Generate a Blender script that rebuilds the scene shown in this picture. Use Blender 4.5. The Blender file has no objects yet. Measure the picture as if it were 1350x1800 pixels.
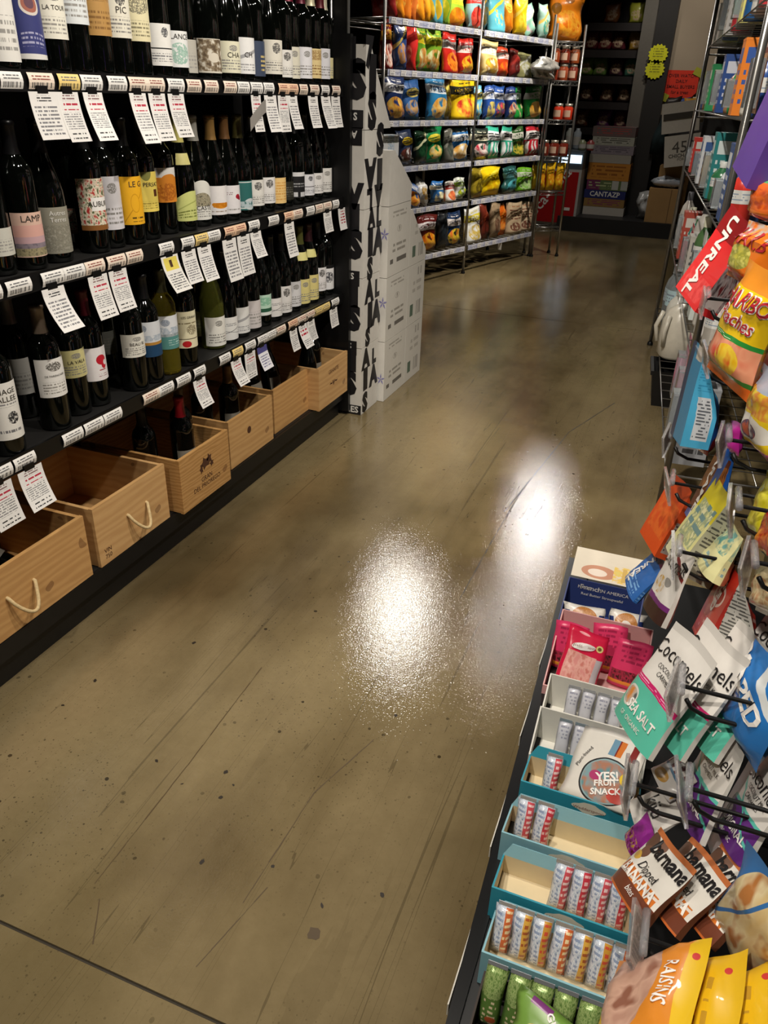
import bpy, math, random
from mathutils import Vector, Matrix
random.seed(7)
SC = bpy.context.scene
COL = SC.collection
PI = math.pi

# ------------------------------------------------------------------ camera
cd = bpy.data.cameras.new('camera'); cam = bpy.data.objects.new('camera', cd); COL.objects.link(cam)
cd.sensor_fit = 'VERTICAL'; cd.sensor_height = 36.0; cd.lens = 1356.85 / 1800 * 36.0
cd.clip_start = 0.02; cd.clip_end = 60
def cam_axes(yaw, pitch, roll):
    f = Vector((math.sin(yaw)*math.cos(pitch), math.cos(yaw)*math.cos(pitch), -math.sin(pitch)))
    r = Vector((math.cos(yaw), -math.sin(yaw), 0)); u = r.cross(f)
    c, s = math.cos(roll), math.sin(roll)
    return c*r + s*u, -s*r + c*u, f
_r, _u, _f = cam_axes(-0.35614, 0.498399, 0.032564)
cam.matrix_world = Matrix(((_r.x, _u.x, -_f.x, 0), (_r.y, _u.y, -_f.y, 0), (_r.z, _u.z, -_f.z, 1.28), (0, 0, 0, 1)))
SC.camera = cam

# ------------------------------------------------------------------ world and lamps
w = bpy.data.worlds.new('world'); SC.world = w; w.use_nodes = True
w.node_tree.nodes['Background'].inputs[0].default_value = (1.0, 0.9, 0.78, 1)
w.node_tree.nodes['Background'].inputs[1].default_value = 0.02
SC.view_settings.view_transform = 'Standard'; SC.view_settings.look = 'None'
SC.view_settings.gamma = 1.0; SC.view_settings.use_curve_mapping = False
SC.view_settings.exposure = 0.0
CEIL = 3.1
def spot(name, loc, target, power, size=1.5, blend=0.6, radius=0.05, col=(1.0, 0.92, 0.81)):
    d = bpy.data.lights.new(name, 'SPOT'); d.energy = power; d.spot_size = size; d.spot_blend = blend
    d.shadow_soft_size = radius; d.color = col
    o = bpy.data.objects.new(name, d); COL.objects.link(o); o.location = loc
    o.rotation_euler = (Vector(target) - Vector(loc)).to_track_quat('-Z', 'Y').to_euler()
    return o
# the lamps whose glare lies on the polished floor
spot('ceiling_spot', (-1.89, 5.56, 3.0), (-1.0, 3.2, 0), 85, 2.3, radius=0.15, col=(1, .95, .88))
spot('ceiling_spot', (-1.07, 7.83, 3.0), (-0.9, 6.2, 0), 80, 2.5, radius=0.08, col=(1, .95, .88))
spot('ceiling_spot', (-0.98, 5.59, 3.0), (-0.9, 4.4, 0.0), 20, 2.9, 0.3, radius=0.04, col=(1, .93, .84))
spot('ceiling_spot', (-0.67, 6.00, 3.0), (-0.6, 4.8, 0.0), 6, 2.9, 0.3, radius=0.025, col=(1, .93, .84))
# narrow track spots on the chip rack; the last two added to brighten the back wall
spot('track_or_fill_spot', (-0.55, 5.9, 3.05), (-1.75, 5.9, 1.2), 240, 0.95)
spot('track_or_fill_spot', (-0.50, 6.7, 3.05), (-1.50, 6.9, 1.1), 230, 0.95)
spot('track_or_fill_spot', (-0.45, 8.4, 3.4), (-0.45, 9.7, 1.9), 80, 0.8)
spot('track_or_fill_spot', (-0.9, 8.2, 3.4), (-0.9, 9.5, 0.8), 40, 0.9)
# aisle lamps: over the snack gondola aimed at the wine, over the aisle behind the photographer
spot('track_or_fill_spot', (0.55, 1.35, 3.0), (-1.4, 1.6, 0.9), 150, 1.2)
spot('track_or_fill_spot', (0.55, 2.30, 3.0), (-1.4, 2.5, 0.9), 150, 1.2)
spot('track_or_fill_spot', (-0.25, 0.45, 3.0), (-1.2, 1.2, 0.3), 90, 1.5)
spot('track_or_fill_spot', (-0.55, 1.10, 3.0), (0.3, 1.1, 0.6), 120, 1.2)
spot('track_or_fill_spot', (-0.70, -0.9, 3.0), (0.2, 0.9, 0.5), 210, 1.1)
spot('track_or_fill_spot', (-0.60, 1.45, 3.0), (0.1, 2.9, 1.0), 280, 1.1)

# ------------------------------------------------------------------ measured tables (metres, world axes)
BOTTLES = [
('bd', -1.373, 1.398, 1.293, 0.018, 0.15, '1a1a1c', 'e8e6e0', 'plain', '', 'plain white-label bottle at the far left end of the top wine shelf'),
('bd', -1.373, 1.473, 1.293, 0.025, 0.168, '20304a', '3a3f78', 'shield', '', 'bottle with a violet-blue shield label and round medallion on the top shelf'),
('bd', -1.373, 1.546, 1.293, 0.065, 0.165, '101012', 'e9e6d8', 'chateau', 'LA TOUR', 'bottle with a cream label reading LA TOUR on the top shelf'),
('bd', -1.373, 1.619, 1.293, 0.097, 0.185, '101012', 'dfe4e6', 'plain', '', 'bottle with a pale bluish-white label between the cream and the tan label'),
('bd', -1.373, 1.693, 1.293, 0.08, 0.185, '101012', 'b98f52', 'kraft', '', 'bottle with a tan kraft label on the top shelf'),
('bd', -1.373, 1.766, 1.293, 0.08, 0.185, '101012', 'e6e2d2', 'crest', 'PIC', 'bottle with a cream crest label reading PIC on the top shelf'),
('bd', -1.373, 1.839, 1.293, 0.077, 0.184, '101012', 'e5dcb4', 'oldtown', '', 'bottle with a pale yellow engraved label on the top shelf'),
('bd', -1.383, 1.938, 1.293, 0.029, 0.121, '101012', 'ecebe6', 'split', '', 'bottle with a white label in two stacked pieces on the top shelf'),
('bd', -1.383, 2.011, 1.293, 0.028, 0.11, '101012', 'e9ebea', 'greenart', 'LANCE', 'bottle with a white label and sea-green drawing on the top shelf'),
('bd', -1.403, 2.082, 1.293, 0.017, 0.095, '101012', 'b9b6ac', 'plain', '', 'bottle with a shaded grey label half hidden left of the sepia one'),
('bg', -1.373, 2.152, 1.293, 0.019, 0.101, '101012', 'd8d2c4', 'sepia', '', 'bottle with a wide sepia landscape label on the top shelf'),
('bg', -1.373, 2.257, 1.293, 0.022, 0.101, '101012', 'e3e0c6', 'lines', 'CHA', 'bottle with a pale cream label reading CHA on the top shelf'),
('bg', -1.373, 2.341, 1.293, 0.022, 0.115, '101012', 'ebebea', 'arch', 'CH', 'bottle with a white label and grey arched swoosh on the top shelf'),
('bd', -1.393, 2.445, 1.293, 0.018, 0.112, '101012', '3c475e', 'navyl', '', 'bottle with a dark navy label on the top shelf'),
('bg', -1.373, 2.518, 1.293, 0.026, 0.119, '101012', 'e3dfd2', 'crest', '', 'bottle with an ivory crest label right of the navy one on the top shelf'),
('bd', -1.373, 2.593, 1.293, 0.019, 0.096, '6e1730', 'e6e4de', 'crest', '', 'red-capped bottle with a small white label, first of the far top-shelf group'),
('bd', -1.383, 2.666, 1.293, 0.017, 0.108, '6e1730', 'dcd8c6', 'lines', '', 'red-capped bottle with a narrow ivory label on the top shelf'),
('bd', -1.373, 2.738, 1.293, 0.019, 0.111, '5a1428', 'e4e3e8', 'lines', '', 'red-capped bottle with a lilac-white label on the top shelf'),
('bd', -1.373, 2.811, 1.293, 0.021, 0.11, 'd8cfae', 'e0cb94', 'kraft', '', 'cream-capped bottle with a buff yellow label on the top shelf'),
('bd', -1.373, 2.885, 1.293, 0.021, 0.114, '5c1a22', 'dcdce2', 'lines', '', 'red-capped bottle with a pale grey label near the end of the top shelf'),
('bd', -1.393, 2.955, 1.293, 0.024, 0.089, 'd9d2b8', 'd9cf9e', 'plain', '', 'last bottle of the top shelf, cream cap and small yellow label'),
('bd', -1.393, 1.307, 0.908, 0.042, 0.098, '101012', 'c9c8be', 'plain', '', 'pale-label bottle cut by the left picture edge on the second shelf'),
('bd', -1.383, 1.388, 0.908, 0.029, 0.121, '101012', 'd9b7a6', 'dusk', 'LAMP', 'bottle with a pink dusk landscape label on the second shelf'),
('bg', -1.393, 1.479, 0.908, 0.022, 0.122, '101012', '8f8c7e', 'waves', 'Autres\nTerres', 'bottle with a grey-olive wave label reading Autres Terres'),
('bd', -1.503, 1.665, 0.908, 0.032, 0.092, '101012', 'caa08c', 'floral', '', 'set-back bottle with a red floral label behind the grey-olive one'),
('bd', -1.393, 1.616, 0.908, 0.055, 0.171, '101012', 'e2dcc4', 'floralbig', 'AUBUR', 'bottle with a red floral label and white name panel reading AUBUR'),
('bd', -1.403, 1.69, 0.908, 0.046, 0.17, '101012', 'd9d7dc', 'lines', '', 'bottle with a tall narrow lilac-white label on the second shelf'),
('bd', -1.393, 1.762, 0.908, 0.05, 0.165, '101012', 'efb325', 'yellowfig', 'LE G', 'bottle with a bright amber label and thin line figure'),
('bd', -1.403, 1.842, 0.908, 0.072, 0.17, '101012', 'ecd566', 'persat', 'PERSAT', 'bottle with a light yellow label reading PERSAT'),
('bd', -1.413, 1.942, 0.908, 0.085, 0.173, '101012', 'dd8a2c', 'swirl', '', 'bottle with an orange swirl label and white top on the second shelf'),
('bg', -1.403, 2.017, 0.908, 0.028, 0.108, 'd8cf7a', 'cfd584', 'hill', '', 'bottle with a lime hill-shaped label and yellow neck label'),
('bg', -1.413, 2.108, 0.908, 0.02, 0.129, '9c9a92', 'e2e1da', 'archpic', 'CASTE', 'bottle with an arched white label over a stone picture'),
('bg', -1.403, 2.185, 0.908, 0.026, 0.108, '8a6a3a', 'e9e6e6', 'bowl', '', 'bottle with a white label showing an orange bowl'),
('bg', -1.403, 2.262, 0.908, 0.021, 0.103, '6a4a2a', 'e9e6e8', 'cherry', '', 'bottle with a white label showing a small red fruit'),
('bg', -1.403, 2.34, 0.908, 0.023, 0.11, '55502a', '2f6b68', 'teal', '', 'bottle with a framed teal label on the second shelf'),
('bg', -1.403, 2.417, 0.908, 0.028, 0.107, '101012', 'e4e2dc', 'crest', '', 'bottle with a tall white grey-drawing label right of the teal one'),
('bg', -1.403, 2.495, 0.908, 0.028, 0.109, '101012', 'e6e4e2', 'crest', '', 'bottle with a white grey-drawing label left of the peach one'),
('bg', -1.403, 2.573, 0.908, 0.02, 0.102, '101012', 'ecc884', 'peach', '', 'bottle with a peach-orange label on the second shelf'),
('bg', -1.413, 2.65, 0.908, 0.023, 0.083, '101012', '2a2a22', 'dark', '', 'bottle with a nearly black label right of the peach one'),
('bd', -1.403, 2.724, 0.908, 0.024, 0.109, '101012', '1c1c1e', 'blackbox', '', 'bottle with a black label with white squares on the second shelf'),
('bg', -1.403, 2.8, 0.908, 0.025, 0.097, '101012', 'dedee2', 'split', '', 'bottle with a short white label in two pieces on the second shelf'),
('bg', -1.403, 2.877, 0.908, 0.025, 0.096, '101012', 'e3e1df', 'lines', '', 'bottle with a wide white label near the end of the second shelf'),
('bg', -1.403, 2.955, 0.908, 0.023, 0.108, '101012', 'dcdad6', 'lines', '', 'last bottle of the second shelf beside the black end panel'),
('bd', -1.363, 1.204, 0.534, 0.041, 0.171, '101012', 'e6e4de', 'bigcrest', 'NAGE\nALLEE', 'tall white label with a black crest, bottle at the left of the third shelf'),
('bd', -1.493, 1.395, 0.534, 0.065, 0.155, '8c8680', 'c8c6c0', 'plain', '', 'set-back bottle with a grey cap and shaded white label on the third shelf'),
('bd', -1.373, 1.366, 0.534, 0.086, 0.178, '8a7a6a', 'e8e6e2', 'chateau', 'DE PARENCHERE', 'bottle with a white château label and brown cap on the third shelf'),
('bd', -1.393, 1.464, 0.534, 0.101, 0.17, '101012', 'cfc88e', 'lines', 'LA VALA', 'bottle with a straw-green label left of the red bird'),
('bd', -1.393, 1.538, 0.534, 0.07, 0.156, '5a1020', 'e9e5e6', 'bird', '', 'bottle with a white label and a red bird'),
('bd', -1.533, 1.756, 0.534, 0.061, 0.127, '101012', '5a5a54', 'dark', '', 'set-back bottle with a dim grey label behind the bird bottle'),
('bd', -1.373, 1.676, 0.534, 0.097, 0.159, '101012', 'e6e4da', 'lines', 'BEAU RI', 'bottle with a short white label reading BEAU on the third shelf'),
('bd', -1.373, 1.749, 0.534, 0.078, 0.175, '101012', 'd9dde2', 'seablue', '', 'dark bottle with a landscape label ending in a navy stripe'),
('clear', -1.373, 1.831, 0.534, 0.078, 0.173, '4c4a30', 'dfe2e6', 'seateal', '', 'clear golden bottle with a landscape label ending in a teal stripe'),
('bd', -1.373, 1.923, 0.534, 0.057, 0.165, '101012', 'e6dfbe', 'reddot', 'LES GRAND', 'bottle with a cream label and red wax dot'),
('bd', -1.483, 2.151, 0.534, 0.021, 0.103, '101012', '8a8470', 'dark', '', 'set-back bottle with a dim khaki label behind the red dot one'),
('clearbg', -1.393, 2.108, 0.534, 0.012, 0.104, '2c2c22', 'ecebe4', 'lines', '', 'tall greenish-gold clear bottle with a white label on the third shelf'),
('bg', -1.393, 2.185, 0.534, 0.012, 0.086, '101012', 'e8e8e6', 'signature', '', 'bottle with a white signature label right of the greenish-gold bottle'),
('bg', -1.393, 2.263, 0.534, 0.015, 0.101, '101012', 'e6e6e4', 'arch', '', 'bottle with a white label and low grey arch on the third shelf'),
('bg', -1.393, 2.341, 0.534, 0.013, 0.107, '101012', 'd5cfcf', 'plain', '', 'bottle with a pinkish-grey label left of the mint one'),
('bg', -1.393, 2.418, 0.534, 0.04, 0.111, '101012', 'bfe0cc', 'mint', '', 'bottle with a mint green label over a white strip'),
('bg', -1.393, 2.496, 0.534, 0.018, 0.083, '101012', 'e6e4e2', 'signature', '', 'bottle with a low white signature label right of the mint one'),
('bg', -1.393, 2.574, 0.534, 0.015, 0.111, '101012', 'e3e1df', 'crest', '', 'bottle with a white crest label, third from the yellow pair'),
('bg', -1.393, 2.651, 0.534, 0.021, 0.113, '101012', 'd9d9dc', 'lines', '', 'bottle with a pale grey label left of the yellow pair'),
('bg', -1.393, 2.729, 0.534, 0.015, 0.107, '5a5c2c', 'ddd08a', 'lines', '', 'left bottle of the yellow pair with yellow neck labels'),
('bg', -1.393, 2.806, 0.534, 0.014, 0.11, '3c1c22', 'ddcf88', 'lines', '', 'right bottle of the yellow pair with yellow neck labels'),
('bd', -1.393, 2.882, 0.534, 0.033, 0.124, '101012', 'e6e4e6', 'crest', '', 'narrow white-label bottle right of the yellow pair'),
('bd', -1.393, 2.955, 0.534, 0.025, 0.122, '101012', 'e4e4e6', 'blacktop', '', 'last bottle of the third shelf, white label with a black top corner'),
]
TAGS = [
(1, 1.357, 0.059, 0),
(1, 1.438, 0.072, 1),
(1, 1.52, 0.065, 2),
(1, 1.592, 0.069, 0),
(1, 1.68, 0.067, 0),
(1, 1.757, 0.07, 1),
(1, 1.827, 0.07, 1),
(1, 1.912, 0.072, 0),
(1, 1.994, 0.067, 1),
(1, 2.078, 0.068, 1),
(1, 2.176, 0.068, 1),
(1, 2.25, 0.068, 0),
(1, 2.327, 0.072, 0),
(1, 2.402, 0.065, 0),
(1, 2.498, 0.066, 3),
(1, 2.565, 0.069, 3),
(1, 2.641, 0.059, 1),
(1, 2.724, 0.071, 1),
(1, 2.811, 0.066, 0),
(1, 2.903, 0.07, 1),
(1, 2.984, 0.052, 1),
(2, 1.206, 0.048, 0),
(2, 1.277, 0.07, 0),
(2, 1.378, 0.069, 0),
(2, 1.446, 0.07, 0),
(2, 1.517, 0.068, 1),
(2, 1.596, 0.069, 1),
(2, 1.667, 0.064, 1),
(2, 1.803, 0.064, 0),
(2, 1.903, 0.061, 0),
(2, 1.973, 0.067, 2),
(2, 2.037, 0.067, 0),
(2, 2.125, 0.059, 3),
(2, 2.187, 0.065, 3),
(2, 2.271, 0.068, 0),
(2, 2.401, 0.071, 0),
(2, 2.51, 0.067, 3),
(2, 2.579, 0.07, 1),
(2, 2.678, 0.065, 0),
(2, 2.752, 0.063, 1),
(2, 2.824, 0.071, 1),
(2, 2.899, 0.058, 0),
(2, 2.961, 0.055, 0),
(3, 1.125, 0.068, 0),
(3, 1.197, 0.064, 0),
(3, 1.354, 0.07, 0),
(3, 1.43, 0.07, 0),
(3, 1.503, 0.07, 0),
(3, 1.666, 0.072, 1),
(3, 1.736, 0.068, 0),
(3, 1.821, 0.07, 0),
(3, 1.905, 0.061, 0),
(3, 2.049, 0.064, 0),
(3, 2.127, 0.064, 2),
(3, 2.208, 0.068, 0),
(3, 2.293, 0.071, 0),
(3, 2.359, 0.07, 0),
(3, 2.423, 0.073, 1),
(3, 2.52, 0.077, 3),
(3, 2.594, 0.081, 1),
(3, 2.667, 0.084, 1),
(3, 2.737, 0.077, 2),
(3, 2.805, 0.069, 2),
(3, 2.892, 0.073, 0),
(3, 2.96, 0.052, 2),
]
CARDS = [
(1, 1.434, 0.081, 0.089, 'plain'),
(1, 1.506, 0.065, 0.096, 'red'),
(1, 1.586, 0.064, 0.095, 'red'),
(1, 1.746, 0.063, 0.107, 'red'),
(1, 1.822, 0.068, 0.105, 'red'),
(1, 1.903, 0.07, 0.1, 'red'),
(1, 2.314, 0.058, 0.099, 'red'),
(1, 2.403, 0.077, 0.101, 'plain'),
(1, 2.487, 0.069, 0.104, 'red'),
(1, 2.553, 0.065, 0.097, 'plain'),
(1, 2.704, 0.075, 0.097, 'plain'),
(1, 2.807, 0.076, 0.1, 'plain'),
(1, 2.892, 0.075, 0.1, 'plain'),
(2, 1.368, 0.069, 0.093, 'plain'),
(2, 1.517, 0.068, 0.099, 'red'),
(2, 1.591, 0.067, 0.097, 'red'),
(2, 1.807, 0.076, 0.092, 'yellow'),
(2, 1.897, 0.068, 0.086, 'plain'),
(2, 1.976, 0.069, 0.093, 'plain'),
(2, 2.113, 0.077, 0.121, 'plain'),
(2, 2.197, 0.075, 0.119, 'plain'),
(2, 2.273, 0.068, 0.075, 'plain'),
(2, 2.504, 0.071, 0.111, 'plain'),
(2, 2.816, 0.071, 0.072, 'plain'),
(2, 2.947, 0.066, 0.079, 'redside'),
(3, 1.109, 0.074, 0.101, 'red'),
(3, 1.202, 0.073, 0.095, 'red'),
(3, 1.894, 0.064, 0.084, 'red'),
(3, 2.107, 0.062, 0.081, 'red'),
(3, 2.197, 0.069, 0.086, 'red'),
(3, 2.278, 0.066, 0.077, 'violet'),
(3, 2.513, 0.058, 0.076, 'plain'),
(3, 2.589, 0.066, 0.08, 'redbig'),
(3, 2.659, 0.064, 0.076, 'plain'),
(3, 2.868, 0.072, 0.073, 'plain'),
]
CRATES = [
(0.832, 1.346, -1.321),
(1.372, 1.693, -1.321),
(1.715, 1.995, -1.291),
(2.048, 2.356, -1.326),
(2.387, 2.693, -1.341),
(2.67, 2.962, -1.291),
]
CHIPS = [
(0, -0.941, 0.08, 0.261, ('8e1f1c', 'c8a030', ('8e1f1c', '601010'), 0), 'dark red crisp bag at the left end of the top rack shelf'),
(0, -0.866, 0.07, 0.269, ('e08a1e', 'f0c040', ('d86a10', 'f0c050'), 0), 'orange slim bag, first of the five orange bags on the top rack shelf'),
(0, -0.796, 0.07, 0.276, ('dd7a1c', 'f2d25a', ('d86a10', 'f0c050'), 0), 'orange slim bag, second of the five orange bags on the top rack shelf'),
(0, -0.724, 0.07, 0.284, ('e07a30', 'f2c870', ('d86a10', 'f0c050'), 0), 'orange slim bag, third of the five orange bags on the top rack shelf'),
(0, -0.653, 0.07, 0.292, ('e8961e', 'f4c030', ('e07a10', 'f0c050'), 0), 'orange slim bag, fourth of the five orange bags on the top rack shelf'),
(0, -0.585, 0.07, 0.299, ('f0a520', 'f6c838', ('e07a10', 'f0c050'), 0), 'orange slim bag, fifth of the five orange bags on the top rack shelf'),
(0, -0.508, 0.071, 0.292, ('5fa6b4', 'e8cc3c', ('e8cc3c', 'c8a020'), 1), 'blue-topped yellow bag beside the five orange bags'),
(0, -0.437, 0.072, 0.3, ('4a93a8', 'ecd03c', ('e8cc3c', 'c8a020'), 1), 'second blue-topped yellow bag on the top rack shelf'),
(0, -0.358, 0.087, 0.308, ('7aa83a', 'e8d24c', ('e8cc3c', 'a8b020'), 1), 'green-topped yellow slim bag on the top rack shelf'),
(0, -0.185, 0.251, 0.218, ('a8c838', 'e8d838', ('e8a020', 'd07818'), 1), 'lime and orange chip bag on the top rack shelf'),
(0, 0.037, 0.188, 0.254, ('9cc4c8', 'd83a30', ('c8201c', 'e85a48'), 1), 'pale blue bag with a red lower half'),
(0, 0.186, 0.105, 0.266, ('3a5558', 'b08a3a', ('3a5558', '5a4a20'), 0), 'dark teal bag behind the rack post on the top shelf'),
(0, 0.347, 0.213, 0.249, ('5cb0c0', 'e8d040', ('e8d040', '58b8d0'), 0), 'teal bag with a yellow diamond on the top rack shelf'),
(0, 0.53, 0.142, 0.249, ('e88a20', 'f0d050', ('f09828', 'e07818'), 2), 'orange bag with a yellow oval on the top rack shelf'),
(0, 0.686, 0.162, 0.263, ('f0c81c', 'f4e060', ('e8b818', 'f0d840'), 0), 'yellow narrow bag beside the orange oval bag'),
(0, 0.885, 0.23, 0.216, ('9ad0b8', 'e8e8d8', ('e8a8b8', '9ad0b8'), 1), 'mint bag with a pink foot leaning on the top rack shelf'),
(0, 1.073, 0.138, 0.24, ('a8cfc0', 'f0c060', ('f0c060', '48a090'), 0), 'pale mint bag with a yellow chip print'),
(1, -0.929, 0.102, 0.27, ('7c201c', 'd8a030', ('b8481c', 'e8d0c0', '7c201c'), 1), 'dark red bag with a yellow band on the second rack shelf'),
(1, -0.813, 0.127, 0.27, ('2c4478', 'c8b060', ('5a84c0', 'c08a50'), 0), 'navy and blue bag beside the dark red one'),
(1, -0.706, 0.086, 0.266, ('d8302c', 'f04838', ('c8281c', 'f07858'), 0), 'plain red slim bag on the second rack shelf'),
(1, -0.597, 0.131, 0.267, ('6aa02c', 'e8c828', ('d8e0a8', 'c88a40'), 1), 'green bag with a yellow band, left of its twin'),
(1, -0.427, 0.192, 0.266, ('7cab2e', 'e4d82c', ('d8e0a8', 'c88a40', '4a7018'), 1), 'wide green and yellow bag on the second rack shelf'),
(1, -0.229, 0.2, 0.246, ('cc2a20', 'e8e4e0', ('e06818', 'f09028', 'a01c14'), 1), 'red bag with a silver gathered top, left of its twin'),
(1, -0.011, 0.232, 0.225, ('c82820', 'ecdcd4', ('e87818', 'f0c030', 'b02018'), 1), 'red bag with a yellow foot and silver top'),
(1, 0.287, 0.275, 0.229, ('ead08a', 'f4f0e4', ('e0b840', 'b88a30', 'f0e4c0'), 1), 'cream bag with yellow fruit print on the second rack shelf'),
(1, 0.514, 0.164, 0.197, ('cc4422', 'f0e8e0', ('e88020', 'd84a20'), 1), 'orange-red bag with a white top on the second rack shelf'),
(1, 0.67, 0.144, 0.195, ('7a2420', 'a03028', ('7a2420', '501814'), 0), 'dark red bag left of the olive one on the second rack shelf'),
(1, 0.862, 0.232, 0.176, ('8c8a5c', 'b8b8b0', ('8c8a5c', 'a8a89c'), 0), 'olive and silver bag on the second rack shelf'),
(2, -0.859, 0.209, 0.264, ('1c2f5c', 'e8e8e8', ('e8c060', 'd89838', '203468'), 1), 'navy chip bag with a golden chip picture, leftmost on the third rack shelf'),
(2, -0.648, 0.208, 0.243, ('34609c', 'ecd878', ('6898d0', 'd8a860', '34609c'), 2), 'blue chip bag with a yellow badge on the third rack shelf'),
(2, -0.404, 0.239, 0.27, ('2f80b4', 'e8f0f4', ('e8a040', 'f0c870', '3484b8'), 1), 'bright blue bag with orange rounds, its foot hanging over the shelf edge'),
(2, -0.22, 0.12, 0.256, ('7a681c', 'd8c850', ('5a2a1c', '7a681c'), 0), 'dark yellow-brown bag left of the bright yellow one'),
(2, -0.015, 0.283, 0.27, ('ecc41c', '2a2a20', ('d8382c', 'e8a838', 'f0d040'), 1), 'bright yellow bag with red dip picture on the third rack shelf'),
(2, 0.195, 0.116, 0.223, ('6cb8d8', 'f0d848', ('f0d040', '68b0d0'), 1), 'small light blue and yellow bag behind the rack post'),
(2, 0.332, 0.155, 0.226, ('2a4f98', 'e8ecf0', ('384878', 'c0b060'), 1), 'blue bag, first of the blue trio on the third rack shelf'),
(2, 0.503, 0.185, 0.23, ('2c56a4', 'eef0f4', ('c8a040', '283868', 'd85050'), 1), 'blue bag with a white panel, second of the blue trio'),
(2, 0.668, 0.142, 0.225, ('1f3c80', 'e4e8f0', ('d85a58', 'e8d0a0', '203c80'), 1), 'dark blue slim bag, third of the blue trio'),
(2, 0.815, 0.149, 0.229, ('1f9a3c', 'e8f0e8', ('e8c8a0', '1f9a3c'), 1), 'plain green bag left of the white and orange panelled one'),
(2, 1.032, 0.276, 0.242, ('28a044', 'f0f4f0', ('e8a030', 'f0c060'), 1), 'green bag with a white band and orange picture'),
(3, -0.689, 0.162, 0.216, ('24304c', 'e8c838', ('7a4038', '3a2820', 'e8e0e0'), 2), 'navy and brown bag with a yellow ring on the fourth rack shelf'),
(3, -0.533, 0.146, 0.207, ('10301c', 'd8d8b0', ('10301c', '1c4428'), 0), 'very dark green bag on the fourth rack shelf'),
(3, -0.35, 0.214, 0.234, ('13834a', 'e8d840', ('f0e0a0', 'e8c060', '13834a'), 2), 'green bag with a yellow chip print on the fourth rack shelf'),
(3, -0.182, 0.115, 0.217, ('5c5c54', '8a8a80', ('5c5c54', '404840'), 0), 'dark grey bag left of the white-topped blue bag'),
(3, -0.011, 0.222, 0.223, ('2b6fb0', 'f0f0ea', ('e8a848', 'f0d090', 'f4f4f0'), 1), 'white-topped blue bag with an orange wedge'),
(3, 0.244, 0.252, 0.22, ('25302a', 'e0dcc0', ('c83048', 'e8d8d0', '183c2c'), 1), 'black bag with a cream top and red badge on the fourth rack shelf'),
(3, 0.472, 0.194, 0.226, ('3fb89a', 'f2f2f2', ('40b898', 'f0f4f0'), 3), 'mint striped bag, left of its twin'),
(3, 0.669, 0.194, 0.224, ('38b090', 'f0f0f0', ('40b898', 'f0f4f0'), 3), 'mint striped bag, right of its twin'),
(3, 0.872, 0.209, 0.222, ('3c6a34', 'f0ece0', ('48782c', 'e8d048', '3c6a34'), 1), 'green and white bag with a yellow square'),
(3, 1.097, 0.233, 0.22, ('d02838', 'f0ece8', ('d02838', 'f0e8e8', '7a2a20'), 3), 'red and white striped bag on the fourth rack shelf'),
(4, -0.59, 0.198, 0.187, ('2c5fa8', 'f0f0ee', ('f07828', 'f0b040', '2c5fa8'), 1), 'blue and white bag with an orange corner slumped on the fifth rack shelf'),
(4, -0.414, 0.147, 0.203, ('b8b6b0', 'e8e8e8', ('c8c0b0', 'b08838'), 0), 'silver bag standing behind the slumped blue one'),
(4, -0.269, 0.138, 0.149, ('2a6cb0', 'f0ecd8', ('2a6cb0', 'e8e0b0'), 1), 'small blue bag in the middle of the fifth rack shelf'),
(4, -0.124, 0.147, 0.141, ('e8e4dc', 'a83028', ('e8a060', 'd86a40'), 1), 'white bag with an orange picture and red foot'),
(4, 0.028, 0.154, 0.157, ('dfe4dc', '88a830', ('c8cc30', '6a9030', 'e0e4d8'), 1), 'white and lime bag beside the middle post'),
(4, 0.258, 0.175, 0.214, ('8a781c', 'b09a30', ('8a781c', '5a4c14'), 0), 'dark olive-yellow bag on the fifth rack shelf'),
(4, 0.483, 0.273, 0.213, ('f0cc10', 'f4e040', ('f0d820', 'd8a810'), 0), 'bright yellow bag with a kicked-out foot'),
(4, 0.781, 0.31, 0.205, ('2a5c58', '7cc8d0', ('68c8d8', '48a0a8', '1c3430'), 1), 'dark teal bag with a turquoise lower half'),
(4, 1.052, 0.23, 0.183, ('7cc82c', 'e8f0d8', ('78c830', 'c8e8a0', '2a5030'), 1), 'lime green bag with a white flash'),
(4, 1.235, 0.131, 0.194, ('d8b018', 'ecd040', ('e8c020', 'd0a010'), 0), 'yellow bag half hidden at the right end of the fifth rack shelf'),
(5, -0.387, 0.235, 0.259, ('5a1814', 'e8e0e0', ('e86a18', 'f0b030', '5a1814'), 1), 'dark red flame bag, leftmost on the bottom rack shelf'),
(5, -0.202, 0.13, 0.27, ('14181c', '303840', ('14181c', '22282c'), 0), 'black bag left of the blue and orange one'),
(5, -0.02, 0.225, 0.253, ('1c3458', 'e8e0dc', ('f07838', 'e8c838', '1c2428'), 1), 'dark blue bag with an orange corn-chip picture'),
(5, 0.25, 0.307, 0.263, ('ecece6', 'e8d840', ('e8e4d8', 'd8b838', 'f0f0ec'), 1), 'white bag with a yellow band on the bottom rack shelf'),
(5, 0.463, 0.112, 0.27, ('6e2a1c', '8a3a24', ('6e2a1c', '4a1c14'), 0), 'brown-red bag on the bottom rack shelf'),
(5, 0.59, 0.14, 0.27, ('9a8468', 'c8b090', ('9a8468', '6a4a38'), 0), 'darker kraft paper bag behind the orange one'),
(5, 0.732, 0.139, 0.254, ('e06818', 'f08a30', ('e87020', 'f09840'), 0), 'orange bag between the kraft bags'),
(5, 0.915, 0.223, 0.255, ('d9bf9c', 'c88a60', ('e0cba8', '8a5a48'), 4), 'kraft paper bag with dark print, left of its twin at the rack end'),
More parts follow.
